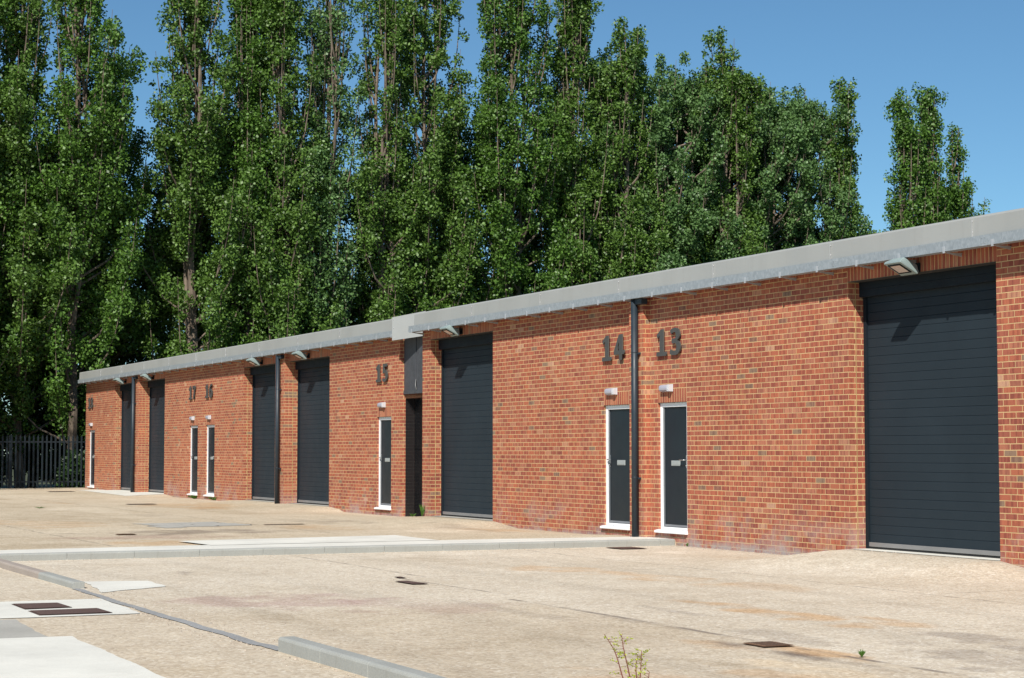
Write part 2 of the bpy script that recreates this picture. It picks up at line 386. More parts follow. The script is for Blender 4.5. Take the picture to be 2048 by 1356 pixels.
for a in [(-21.0, -4.4, .9, .5, RUST, .55, 1), (-19.0, -4.0, 1.1, .45, RUST, .6, 2), (-17.6, -3.7, .9, .4, RUST, .35, 30), (-14.5, -5.5, 1.5, .30, RUST, .9, 3), (-13.5, -5.1, .7, .2, RUST, .6, 31),
          (-11.6, -7.0, .75, .16, RUST, .9, 4), (-12.2, -7.35, .6, .2, RUST, .6, 32), (-18.0, -9.0, .9, 1.0, PUR, .8, 5), (-16.8, -8.0, 1.0, .7, PUR, .5, 6),
          (-12.1, -7.25, .8, .12, OIL, .8, 7), (-11.1, -7.2, .8, .10, OIL, .75, 8), (-10.6, -6.1, 1.2, .35, OIL, .55, 9), (-11.5, -5.3, 1.0, .3, OIL, .6, 10), (-10.0, -5.4, .9, .5, OIL, .55, 33), (-9.3, -6.4, .5, .3, OIL, .6, 40),
          (-12.9, -6.55, .8, .22, OIL, .4, 34), (-10.4, -7.7, 1.3, .25, (1.2, 1.12, 1.0), .6, 35), (-9.9, -8.3, 1.2, .4, RUST, .5, 36), (-10.6, -9.0, .8, .5, (1., .82, .68), .6, 37),
          (-31.8, -6.3, .9, 2.0, OIL, .85, 11), (-30.3, -7.2, .6, 1.6, PUR, .7, 12), (-28.4, -7.6, .8, 1.2, RUST, .6, 13), (-28.0, -9.5, .8, .9, DIRT, .6, 38),
          (-47.5, -1.8, 3.0, 1.2, RUST, .6, 14), (-40., -6.5, 4, 1.5, DIRT, .5, 15), (-30.5, -.9, .8, .5, RUST, .5, 16), (-36.5, -7.5, 2.2, 1.3, RUST, .4, 17),
          (-30.8, -2.0, 1.2, .6, PALE, .6, 18), (-24.0, -1.0, .5, .3, PALE, .9, 19), (-52., -6.5, 5, 1.2, DIRT, .5, 20), (-58, -3.5, 4, 1.0, PALE, .3, 21), (-45, -4.8, 3, .5, PALE, .4, 22),
          (-22.0, -2.2, 2.0, .6, PALE, .35, 23), (-25.0, -7.0, .6, 3, PALE, .4, 24), (-19.5, -1.6, 2, .7, PALE, .3, 25), (-14., -8.6, 2.5, 1.3, DIRT, .25, 26), (-11.8, -11.6, 1.2, .5, (.88, .86, .82), .7, 27), (-13.2, -11.4, 1.5, .3, (1.1, 1.1, 1.1), .6, 28),
          (-15.6, -7.5, 1.6, .12, OIL, .3, 41), (-14.2, -7.0, .9, .08, OIL, .45, 42), (-16.0, -9.6, 1.0, .2, DIRT, .4, 43), (-15.2, -6.2, .6, .07, OIL, .5, 44), (-21.9, -1.2, 1.0, .4, RUST, .25, 45),
          (-23.5, -4.8, 2.0, .35, DIRT, .35, 46), (-33.0, -3.4, 1.6, .7, RUST, .35, 47), (-42.5, -2.3, 2.4, .5, DIRT, .5, 48), (-35.5, -2.6, 1.2, .5, OIL, .45, 49)]:
    stain(*a)
rs_ = np.random.default_rng(4)
for k in range(46):
    cx, cy = rs_.uniform(-24, -8.5), rs_.uniform(-10, -1.2); big = rs_.random() < .3
    if cx > -13 or rs_.random() < .35: stain(cx, cy, rs_.uniform(.15, .6), rs_.uniform(.04, .12)*(1.6 if big else 1), OIL if rs_.random() < .6 else DIRT, rs_.uniform(.25, .6), 200+k, rs_.uniform(-.3, .3))
for k in range(16):
    stain(rs_.uniform(-62, -28), rs_.uniform(-9, -.8), rs_.uniform(.6, 2.5), rs_.uniform(.1, .35), [OIL, DIRT, RUST, PALE][k % 4], rs_.uniform(.25, .5), 300+k)
for yy in (-3.9, -5.7, -8.3, -9.8):   # faint wheel tracks
    band = np.exp(-((GY-yy-.25*np.sin(GX*.25))/.16)**2)*(GX > -25)*fbm(GX, GY, 55, 4, 1.2)
    st *= 1-(band*.16)[..., None]
# the slab nearest the camera is a browner pour
near = smooth((-6.95-GY)/.08+.5)*smooth((GX+17.2)/1.2) + smooth((-10.5-GY)/.05)*(GX > -25)*.5
st *= 1-np.clip(near, 0, 1)[..., None]*(1-np.array((.93, .905, .87)))
farn = (GX < XK)*.9
st *= 1-farn[..., None]*(1-np.array((.90, .865, .80)))
# driplines of dirt along the wall foot
wf = smooth((GY+.35)/.35)*(GX > -36.1)*(GX < -12); wf *= fbm(GX, GY, 77, 4, 3.)
st *= 1-(wf*.35)[..., None]
ca = yard.data.color_attributes.new('stain', 'FLOAT_COLOR', 'POINT')
ca.data.foreach_set('color', np.concatenate([st, np.ones(st.shape[:2]+(1,))], -1).astype(np.float32).ravel())

gm = MB(); gm.poly([(-900, -900, -.12), (900, -900, -.12), (900, 900, -.12), (-900, 900, -.12)])
tag(gm.build('ground', M['soil']), 'dark soil and grass around the yard', kind='structure')

def drape(name, quad, mat, dz=.005, n=44, label=None, kind='structure', parent=None, jit=0.):
    (a, b, c, d) = [np.array(p) for p in quad]
    u = np.linspace(0, 1, n)[:, None, None]; v = np.linspace(0, 1, n)[None, :, None]
    P = a*(1-u)*(1-v)+b*(1-u)*v+c*u*v+d*u*(1-v)
    X, Y = P[..., 0].copy(), P[..., 1].copy()
    if jit:
        X += (fbm(X, Y, 91, 5, 3.)-.5)*jit*1.6; Y += (fbm(X, Y, 92, 5, 3.)-.5)*jit*1.6
    o = grid_obj(name, X, Y, gz(X, Y)+dz, mat)
    o.data.flip_normals() if np.cross(b-a, d-a) > 0 else None
    if kind: tag(o, label, kind=kind)
    return o
drape('concrete_patch', [(-18.9, -13.4), (-18.76, -10.57), (-16.99, -10.62), (-16.85, -13.4)], M['slab'], .006, label='pale concrete band around the two iron covers', jit=.04)
drape('concrete_apron', [(-15.1, -15.5), (-15.08, -11.67), (-11.9, -11.71), (-11.5, -15.5)], M['slab'], .007, label='large white concrete apron in the near left corner', jit=.03)
drape('grey_patch', [(-16.83, -13.4), (-16.80, -11.78), (-15.11, -11.85), (-15.10, -13.4)], M['slabgrey'], .005, label='grey concrete patch beside the white apron', jit=.05)
drape('small_patch', [(-21.3, -10.2), (-21.14, -9.52), (-20.12, -9.57), (-19.55, -10.39)], M['slab'], .005, label='small pale patch by the end of the kerb', jit=.07)
drape('worn_patch', [(-35.77, -6.0), (-36.23, -4.42), (-34.43, -4.1), (-33.46, -6.1)], M['slabgrey'], .005, label='faded rectangular patch in the far yard', jit=.35)
drape('ramp_apron', [(-65.9, -.6), (-66.2, .66), (-57.8, .66), (-57.6, -.9)], M['slab'], .006, label='pale concrete apron below the two farthest shutters', n=30)
for i, (a, b2, yw) in enumerate(SHUT[:4]):
    drape('threshold', [(a+.01, yw-.02), (a+.01, yw+.29), (b2-.01, yw+.29), (b2-.01, yw-.02)], M['slabgrey'] if i else M['slab'], .006, n=6, label='pale concrete threshold strip under shutter')
drape('tar_strip', [(-20.2, -10.56), (-20.2, -10.48), (-13.36, -10.45), (-13.36, -10.56)], M['tar'], .006, n=90, label='grey tar strip where a kerb was removed', jit=.06)
# concrete strip behind the long kerb
strip = MB(); 
def flat(o_mb, pts, z): o_mb.poly([(x, y, z) for x, y in pts])
flat(strip, [(XK-.13, -14), (XK-.13, -.02), (-26.75, -.02), (-27.0, -2.4), (-27.05, -7.2), (-26.6, -14)], .098)
for a, b2 in (((XK-.13, -14), (-26.6, -14)),): pass
strip.build('kerb_strip', M['slab'], fix=False)
tag(bpy.data.objects['kerb_strip'], 'white concrete strip behind the long kerb', kind='structure')
s5 = MB(); flat(s5, [(-26.9, -7.1), (-26.95, -3.5), (-28.9, -3.45), (-28.4, -7.2)], .102)
tag(s5.build('concrete_pad', M['slab'], fix=False), 'rectangular white concrete pad behind the kerb strip', kind='structure')

# ------------------------------------------------------------------ kerbs
def kerb_stone_mb(l, w, h):
    mb = MB(); e = .018
    # profile across: bullnosed front top edge; along x from 0..l
    pr = [(0, -.12), (w, -.12), (w, h), (e*1.2, h), (e*.35, h-e*.35), (0, h-e*1.2)]
    mb.profile(pr, .0018, l-.0018); return mb
def kerb_run(name, label, stones, mats):
    root = empty(name, stones[0][0]); tag(root, label, 'kerb', 'concrete kerbs around the yard')
    for (p, ang, l, h), mt in zip(stones, mats):
        o = kerb_stone_mb(l, .125, h).build('kerb_stone', mt, root, bevel=.004)
        o.matrix_world = Matrix.Translation(p) @ Matrix.Rotation(ang, 4, 'Z'); o.matrix_parent_inverse = Matrix.Translation(root.location).inverted()
    return root
# long kerb: face looks towards +x, runs along y.  local x -> -y... use rotation +90: local x->+y, local y->-x
st_ = []; y = -14.0
while y < -.02:
    l = min(.915, -.02-y); st_.append((Vector((XK+.004, y, 0)), R(90), l, .100)); y += l
kerb_run('long_kerb', 'long straight pale kerb crossing the yard to the wall between doors 13 and 14', st_, [M['kerb']]*len(st_))
st_ = []; x = -20.25; k = 0
while x > XK+.15:
    l = min(.915, x-XK-.02); st_.append((Vector((x-l, -10.54, 0)), 0, l, .078)); x -= l
kerb_run('short_kerb', 'short weathered kerb meeting the long kerb at the left, its end stone pale', st_, [M['kerb']]*2+[M['kerbbrown']]*10)
st_ = []; x = -13.35
while x < -6:
    st_.append((Vector((x, -10.54, 0)), 0, .915, .106)); x += .915
kerb_run('near_kerb', 'nearest grey kerb running out of the bottom of the picture', st_, [M['kerb']]*len(st_))

# ------------------------------------------------------------------ buildings
UVZ = .025
def wall_face(mb, x0, x1, z0, z1, y, holes, uoff=0.):
    """front face in plane y with rectangular holes (x0,x1,z0,z1), split in rectangles"""
    xs_ = sorted({x0, x1, *[h[0] for h in holes], *[h[1] for h in holes]}); zs_ = sorted({z0, z1, *[h[2] for h in holes], *[h[3] for h in holes]})
    xs_ = [x for x in xs_ if x0 <= x <= x1]; zs_ = [z for z in zs_ if z0 <= z <= z1]
    for i in range(len(xs_)-1):
        for j in range(len(zs_)-1):
            cx, cz = (xs_[i]+xs_[i+1])/2, (zs_[j]+zs_[j+1])/2
            if any(h[0] < cx < h[1] and h[2] < cz < h[3] for h in holes): continue
            p = [(xs_[i], zs_[j]), (xs_[i+1], zs_[j]), (xs_[i+1], zs_[j+1]), (xs_[i], zs_[j+1])]
            mb.poly([(a, y, b) for a, b in p], [(a+uoff, b+UVZ) for a, b in p])
def side_face(mb, x, y0, y1, z0, z1, facing=1, u0=None):
    """return face at x, from front y0 to back y1"""
    u = x if u0 is None else u0
    p = [(y0, z0), (y1, z0), (y1, z1), (y0, z1)]
    mb.poly([(x, a, b) for a, b in p], [(u - facing*(a-y0), b+UVZ) for a, b in p])
def soldier(mb, x0, x1, z0, y, h=.225):
    p = [(x0, z0), (x1, z0), (x1, z0+h), (x0, z0+h)]
    mb.poly([(a, y, b) for a, b in p], [(b-z0, a) for a, b in p])

WTOP = 4.02; SB = -.12; RD = .27        # wall top under the eaves, wall foot, shutter recess
SZ = 3.735; DT = 2.225; DB = .18
def shutter(root, x0, x1, y):
    """roller shutter in its recess; y = wall front plane"""
    ys_ = y + RD
    mb = MB(); z = .245; step = .1185
    zt = 3.55
    # slatted curtain: shallow horizontal ribs with a groove
    while z < zt:
        z1 = min(z+step, zt)
        g = .007
        pr = [(ys_+.006, z), (ys_, z+.001), (ys_, z1-.011), (ys_+.006, z1-.002), (ys_+.006, z1)]
        for a, b in zip(pr[:-1], pr[1:]):
            mb.poly([(x0+.05, a[0], a[1]), (x1-.05, a[0], a[1]), (x1-.05, b[0], b[1]), (x0+.05, b[0], b[1])])
        z = z1
    sh = mb.build('roller_shutter', M['shutter'], root, fix=False)
    bx = MB(); bx.profile([(y+.17, 3.53), (ys_+.02, 3.53), (ys_+.02, SZ), (y+.17, SZ)][::1], x0+.005, x1-.005)
    bx.box(x0+.02, x1-.02, y+.164, y+.1695, 3.62, 3.628)
    bx.build('shutter_box', M['shutterbox'], sh, bevel=.004)
    rl = MB(); rl.box(x0+.05, x1-.05, ys_-.022, ys_+.02, .19, .247); rl.build('bottom_rail', M['rail'], sh, bevel=.004)
    rb = MB(); rb.box(x0+.05, x1-.05, ys_-.012, ys_+.012, .12, .189); rb.build('rubber_seal', M['rubber'], sh)
    for xa in (x0, x1-.06):
        gd = MB(); gd.box(xa, xa+.06, ys_-.035, ys_+.03, .13, 3.529); gd.build('side_guide', M['shutterbox'], sh, bevel=.003)
    return sh
def door(root, x0, x1, y, handle_right, label=None):
    """outward door: white frame, dark leaf, cill, handle, letter plate"""
    w = .068; fy = y+.035
    fr = MB()
    fr.box(x0, x0+w, fy, fy+.08, DB+.055, DT); fr.box(x1-w, x1, fy, fy+.08, DB+.055, DT)
    fr.box(x0+w, x1-w, fy, fy+.08, DT-w, DT); fr.box(x0+w, x1-w, fy+.012, fy+.08, DB+.055, DB+.095)
    lf = MB(); lf.box(x0+w+.004, x1-w-.004, fy+.030, fy+.07, DB+.100, DT-w-.004)
    d = lf.build('door', M['leaf_door'], root, bevel=.002)
    if label: d['label'] = label
    fr.build('door_frame', M['upvc'], d, bevel=.004)
    ed = MB(); ed.box(x0+w-.001, x0+w+.03, fy+.014, fy+.029, DB+.097, DT-w-.002); ed.build('door_edge_trim', M['upvcgrey'], d)
    wb = MB(); wb.profile([(fy+.008, DB+.103), (fy+.029, DB+.103), (fy+.029, DB+.135)], x0+w+.01, x1-w-.01); wb.build('weather_bar', M['upvcgrey'], d)
    sl = MB(); sl.profile([(y-.055, DB+.004), (y-.048, DB), (fy+.08, DB-.004), (fy+.08, DB+.054), (y+.002, DB+.050), (y-.055, DB+.036)], x0-.055, x1+.012)
    sl.build('door_sill', M['upvc'], d, bevel=.003)
    xm = (x0+x1)/2 + (.045 if not handle_right else -.0)
    lp = MB(); zl = 1.275; lp.box(xm-.135, xm+.135, fy+.018, fy+.029, zl-.042, zl+.042)
    lp.box(xm-.12, xm+.12, fy+.013, fy+.0175, zl-.028, zl+.022); lp.build('letter_plate', M['plate'], d, bevel=.003)
    hx = x1-w-.045 if handle_right else x0+w+.03; s = -1 if handle_right else 1
    h = MB(); h.box(hx-.018, hx+.018, fy+.022, fy+.0295, 1.20, 1.40)
    h.tube([(hx, fy+.022, 1.325), (hx, fy-.030, 1.325), (hx+s*.02, fy-.035, 1.325), (hx+s*.13, fy-.033, 1.325)], .0095, 8)
    h.tube([(hx, fy+.021, 1.235), (hx, fy+.008, 1.235)], .010, 10)
    h.build('door_handle', M['steel'], d)
    return d
def downpipe(root, x, y, z0, z1, breaks):
    mb = MB(); r = .056
    mb.tube([(x, y, z0), (x, y, z1-.0)], r, 20)
    dp = mb.build('downpipe', M['pipe'], root)
    for zb in breaks:
        c = MB(); c.tube([(x, y, zb-.012), (x, y, zb+.004)], r+.002, 20); c.build('pipe_collar', M['pipe'], dp)
        k = MB(); k.box(x-.075, x+.075, y+.02, y+.09, zb-.035, zb-.005); k.build('pipe_bracket', M['pipe'], dp)
    o = MB(); o.box(x-.06, x+.26, y-.02, y+.10, z1-.09, z1+.0); o.build('pipe_outlet', M['pipe'], dp, bevel=.01)
    return dp

def block(name, label, x0, x1, y, shutters, doors, piers, pipes, joints, seams, brk0, ztop=4.285, zg=4.03, gx0=None, gx1=None, fx0=None, fx1=None, depth=11.):
    root = empty(name, ((x0+x1)/2, y, 0)); tag(root, label, 'building', 'rows of brick industrial units')
    inv = Matrix.Translation(root.location).inverted()
    holes = []
    sos = []; w = MB()
    for a, b in shutters: holes.append((a, b, SB, SZ)); holes.append((a-.02, b+.02, SZ, SZ+.225)); so = MB(); sos.append(so); soldier(so, a-.02, b+.02, SZ, y)
    dh = []
    for a, b, hr in doors: holes.append((a, b, DB, DT)); holes.append((a-.0, b+.0, DT, DT+.225)); so = MB(); sos.append(so); soldier(so, a, b, DT, y)
    wall_face(w, x0, x1, SB, WTOP, y, holes)
    for a, b in shutters:
        inpier_l = any(abs(p[1]-a) < .05 for p in piers); inpier_r = any(abs(p[0]-b) < .05 for p in piers)
        side_face(w, a, y, y+RD+.05, SB, SZ, -1); side_face(w, b, y, y+RD+.05, SB, SZ, 1)
    for a, b, hr in doors:
        side_face(w, a, y, y+.12, DB, DT, -1); side_face(w, b, y, y+.12, DB, DT, 1)
    for a, b in shutters:
        j = MB(); j.box(a+.0005, a+.004, y+.107, y+.116, SB, SZ-.01); j.build('jamb_joint', M['joint'], root).matrix_parent_inverse = inv
    for a, b in piers:
        holes_p = []
        wall_face(w, a, b, SB, WTOP-.06, y-.11, [])
        side_face(w, a, y-.11, y, SB, WTOP-.06, 1); side_face(w, b, y-.11, y, SB, WTOP-.06, -1)
    side_face(w, x0, y, y+depth, SB, WTOP, 1); side_face(w, x1, y, y+depth, SB, WTOP, -1)
    w.poly([(x0, y+depth, SB), (x1, y+depth, SB), (x1, y+depth, WTOP), (x0, y+depth, WTOP)])
    wo = w.build('brick_wall', M['brick'], root, fix=False); wo.matrix_parent_inverse = inv
    [q.build('soldier_course', M['soldier'], wo, fix=False) for q in sos]
    # inner backing so that recesses are closed
    bk = MB()
    for a, b in shutters: bk.poly([(a, y, SZ-.001), (b, y, SZ-.001), (b, y+RD+.05, SZ-.001), (a, y+RD+.05, SZ-.001)])
    for a, b in shutters:
        l = MB(); l.profile([(y-.006, SZ-.008), (y+.16, SZ-.008), (y+.16, SZ-.002), (y-.006, SZ-.002)], a-.015, b+.0); l.build('lintel', M['lintel'], wo)
    for a, b, hr in doors:
        l = MB(); l.profile([(y-.006, DT-.002), (y+.10, DT-.002), (y+.10, DT+.003), (y-.006, DT+.003)], a+.001, b-.001); l.build('lintel', M['lintel'], wo)
    def P(o): o.matrix_parent_inverse = inv; return o
    for a, b in shutters: P(shutter(root, a, b, y))
    for a, b, hr in doors: P(door(root, a, b, y, hr))
    for x, yy in pipes: P(downpipe(root, x, yy, gz(x, yy)+.0, 3.90, (1.05, 3.05)))
    # eaves: fascia flashing, gutter, soffit, roof
    fx0 = x0 if fx0 is None else fx0; fx1 = x1 if fx1 is None else fx1
    f = MB(); fy = y-.25
    n = max(2, int((fx1-fx0)/.5)); xs_ = np.linspace(fx0, fx1, n+1)
    prof = [(-.012, zg-.02), (0, zg+.0), (.006, ztop-.03), (.018, ztop-.008), (.045, ztop), (.30, ztop+.02)]
    for i in range(n):
        for a, b in zip(prof[:-1], prof[1:]):
            def q(p, x, k): 
                wv = .006*math.sin(x*2.1+1)+.004*math.sin(x*5.3)
                return (x, fy+p[0]+(wv if p[1] < ztop-.001 else 0), p[1])
            f.poly([q(a, xs_[i], 0), q(a, xs_[i+1], 0), q(b, xs_[i+1], 0), q(b, xs_[i], 0)])
    f.poly([(fx0, fy-.0, zg-.02), (fx0, fy+.045, ztop), (fx0, fy+.30, ztop+.02), (fx0, y+.05, zg-.10)])
    fo = P(f.build('fascia', M['fascia'], root, fix=False))
    for jx in joints:
        sc = MB()
        for zz in (zg+.06, zg+.19):
            sc.tube([(jx, fy-.007, zz), (jx, fy+.01, zz)], .008, 8)
        sc.box(jx-.0015, jx+.0015, fy-.012, fy+.0, zg, ztop-.02)
        sc.build('fixing_screws', M['screw'], fo)
    gx0 = x0 if gx0 is None else gx0; gx1 = x1 if gx1 is None else gx1
    go = y-.27; gb = zg-.125; t = .004
    g = MB(); pr = [(go, gb), (y-.13, gb), (y-.13, zg), (y-.13-t, zg), (y-.13-t, gb+t), (go+t, gb+t), (go+t, zg-.006), (go+.014, zg-.006), (go+.014, zg), (go, zg)]
    g.profile(pr, gx0, gx1); gu = P(g.build('gutter', M['galv'], root))
    capm = MB(); capm.box(gx0-.003, gx0, go, y-.13, gb, zg); capm.build('gutter_end_cap', M['galv'], gu)
    capm = MB(); capm.box(gx1, gx1+.003, go, y-.13, gb, zg); capm.build('gutter_end_cap', M['galv'], gu)
    for sx in seams:
        s_ = MB(); s_.box(sx-.05, sx+.05, go-.003, go, gb-.002, zg+.001); s_.box(sx-.05, sx+.05, go, y-.13, gb-.003, gb)
        for dx in (-.03, .03): 
            s_.tube([(sx+dx, go-.008, gb+.03), (sx+dx, go-.002, gb+.03)], .007, 6); s_.tube([(sx+dx, go-.008, zg-.03), (sx+dx, go-.002, zg-.03)], .007, 6)
        s_.build('gutter_joint', M['galv'], gu)
    bxx = brk0; first = None
    while bxx < gx1-.05:
        if bxx > gx0+.02:
            if first is None:
                b_ = MB(); b_.box(-.018, .018, go-.008, go-.001, gb-.022, gb+.062); b_.box(-.014, .014, go-.006, y, gb-.017, gb-.012)
                b_.profile([(go+.02, gb-.018), (y, gb-.055), (y, gb-.018)], -.003, .003)
                first = b_.build('gutter_bracket', M['bracket'], gu); first.location.x = bxx
            else:
                c = first.copy(); COL.objects.link(c); c.parent = gu; c.location.x = bxx
        bxx += .91
    sf = MB(); sf.poly([(x0, y-.128, zg-.07), (x1, y-.128, zg-.07), (x1, y+.05, zg-.07), (x0, y+.05, zg-.07)]); sf.poly([(x0, y-.128, zg-.07), (x1, y-.128, zg-.07), (x1, y-.128, zg), (x0, y-.128, zg)])
    P(sf.build('soffit', M['soffit'], root, fix=False))
    rf = MB(); rf.poly([(fx0, y+.04, ztop+.0), (x1, y+.04, ztop+.0), (x1, y+depth/2, ztop+.9), (fx0, y+depth/2, ztop+.9)]); rf.poly([(fx0, y+depth/2, ztop+.9), (x1, y+depth/2, ztop+.9), (x1, y+depth+.2, ztop), (fx0, y+depth+.2, ztop)])
    P(rf.build('roof', M['roofm'], root, fix=False))
    return root

near_b = block('brick_unit_block', 'nearer red brick industrial block with units 13 and 14, grey fascia and dark shutters', -36.09, -9.0, 0.,
    [(-35.66, -32.62), (-21.13, -18.10)], [(-28.15, -27.25, False), (-26.31, -25.42, True)], [(-27.06, -26.59)], [(-26.75, -.185)],
    [-33.05, -30.07, -27.16, -24.2, -21.18, -18.22, -15.2, -12.2], [-33.2, -30.11, -27.14, -24.1, -21.05, -17.99, -14.9], -36.03, gx0=-36.2, fx0=-35.95)
far_b = block('brick_unit_block', 'farther red brick industrial block with units 15 to 18, set back beyond the gap', -68.92, -38.33, .4,
    [(-64.52, -61.50), (-60.75, -57.95), (-49.70, -46.65), (-45.90, -42.85)],
    [(-68.33, -67.46, True), (-55.08, -54.2, False), (-53.35, -52.47, True), (-39.68, -38.84, False)],
    [(-61.50, -60.75), (-46.65, -45.90)], [(-61.16, .205), (-46.2, .205)],
    [-65.6, -62.6, -59.6, -56.6, -53.6, -50.6, -47.6, -44.5, -41.5], [-65.3, -59.4, -53.3, -47.4, -41.3], -68.2, ztop=4.33, zg=4.06, gx0=-69.1, gx1=-38.12, fx0=-68.95, fx1=-38.03)

# angled cover plate closing the end of the far fascia
root = empty('eaves_cover_plate', (-37.8, .3, 4.1)); tag(root, 'plain grey metal plate closing the eaves above the gap between the blocks', 'cover plate')
p = MB(); A = (-38.05, .10); B = (-36.95, .42)
dx, dy = B[0]-A[0], B[1]-A[1]; ln = math.hypot(dx, dy); nx_, ny_ = dy/ln*.004, -dx/ln*.004
for s in (1,):
    a0 = [(A[0], A[1], 3.845), (B[0], B[1], 3.90), (B[0], B[1], 4.42), (A[0], A[1], 4.345)]
    a1 = [(x-nx_, y-ny_, z) for x, y, z in a0]
    p.poly(a0); p.poly(a1[::-1])
    for i in range(4): j = (i+1) % 4; p.poly([a0[j], a0[i], a1[i], a1[j]])
pl = p.build('plate', simple('pale_grey_plate', (.34, .35, .34), .45, 0, .03), root); pl.matrix_parent_inverse = Matrix.Translation(root.location).inverted()
sc = MB()
for t, zz in ((.06, 3.89), (.05, 4.12), (.04, 4.30)):
    x, y = A[0]+dx*t, A[1]+dy*t; sc.tube([(x, y-.008, zz), (x, y+.004, zz)], .012, 8)
so_ = sc.build('fixing_screws', M['screw'], pl)

# gap between the blocks: black sheet gate, rusty mesh, dark panels above
root = empty('passage_gate', (-37.2, .7, 0)); tag(root, 'glossy black sheet metal gate with dark panels and rusty mesh closing the gap', 'gate')
inv = Matrix.Translation(root.location).inverted()
def addp(mb, name, mat, **k):
    o = mb.build(name, mat, root, **k); o.matrix_parent_inverse = inv; return o
g = MB(); g.box(-38.32, -36.0, .74, .77, .07, 2.60); addp(g, 'gate_panel', M['gate'])
g = MB(); g.box(-38.32, -36.0, .725, .739, 1.52, 1.545); g.box(-38.32, -36.0, .725, .739, 2.57, 2.60); addp(g, 'gate_rail', M['gate'])
g = MB()
for i in range(40):
    x = -38.30+i*.058; g.poly([(x, .500, 2.60), (x+.012, .500, 2.60), (x+.062, .500, 2.70), (x+.05, .500, 2.70)])
    g.poly([(x+.05, .504, 2.60), (x+.062, .504, 2.60), (x+.012, .504, 2.70), (x, .504, 2.70)])
addp(g, 'rusty_mesh', M['rust'], fix=False)
g = MB(); g.box(-38.32, -37.64, .49, .53, 2.70, 4.03); addp(g, 'dark_panel', M['blackpanel'], bevel=.004)
g = MB(); g.box(-37.60, -36.0, .49, .53, 2.70, 4.03); addp(g, 'dark_panel', M['blackpanel'], bevel=.004)
g = MB(); g.box(-38.32, -36.0, .475, .489, 2.70, 2.78); g.box(-38.32, -36.0, .475, .489, 3.95, 4.02); addp(g, 'panel_trim', M['blackpanel'])
g = MB(); g.tube([(-37.62, .48, 3.0), (-37.60, .46, 2.88), (-37.54, .46, 2.78)], .007, 6); addp(g, 'loose_cable', M['rail'])
g = MB(); side_face(g, -38.325, .53, .74, -.1, 2.62, -1); addp(g, 'painted_brick_return', M['blackbrick'], fix=False)
g = MB(); g.poly([(-38.3, 2.6, 0), (-36.0, 2.6, 0), (-36.0, 2.6, 4), (-38.3, 2.6, 4)]); addp(g, 'back_board', M['rubber'], fix=False)
# first 0.13 m of that return is bare brick and already part of the far block wall

# ------------------------------------------------------------------ unit numbers
def spline(pts, n=10, closed=False):
    P = [np.array(p, float) for p in pts]; out = []
    m = len(P); rg = range(m if closed else m-1)
    for i in rg:
        p0 = P[(i-1) % m] if closed or i > 0 else 2*P[0]-P[1]; p1 = P[i]; p2 = P[(i+1) % m]; p3 = P[(i+2) % m] if closed or i < m-2 else 2*P[-1]-P[-2]
        for k in range(n):
            t = k/n; out.append(.5*((2*p1)+(-p0+p2)*t+(2*p0-5*p1+4*p2-p3)*t*t+(-p0+3*p1-3*p2+p3)*t**3))
    if not closed: out.append(P[-1])
    return out
def offs(line, w, closed=False):
    L_, R_ = [], []; m = len(line)
    for i, p in enumerate(line):
        a = line[(i-1) % m] if closed or i else line[0]; b = line[(i+1) % m] if closed or i < m-1 else line[-1]
        d = b-a; d = d/(np.hypot(*d)+1e-9); nrm = np.array([-d[1], d[0]]); ww = w(i/(m-1)) if callable(w) else w
        L_.append(p+nrm*ww/2); R_.append(p-nrm*ww/2)
    return L_, R_
def stroke(pts, w=.19, n=10):
    l, r = offs(spline(pts, n), w); return [l+r[::-1]]
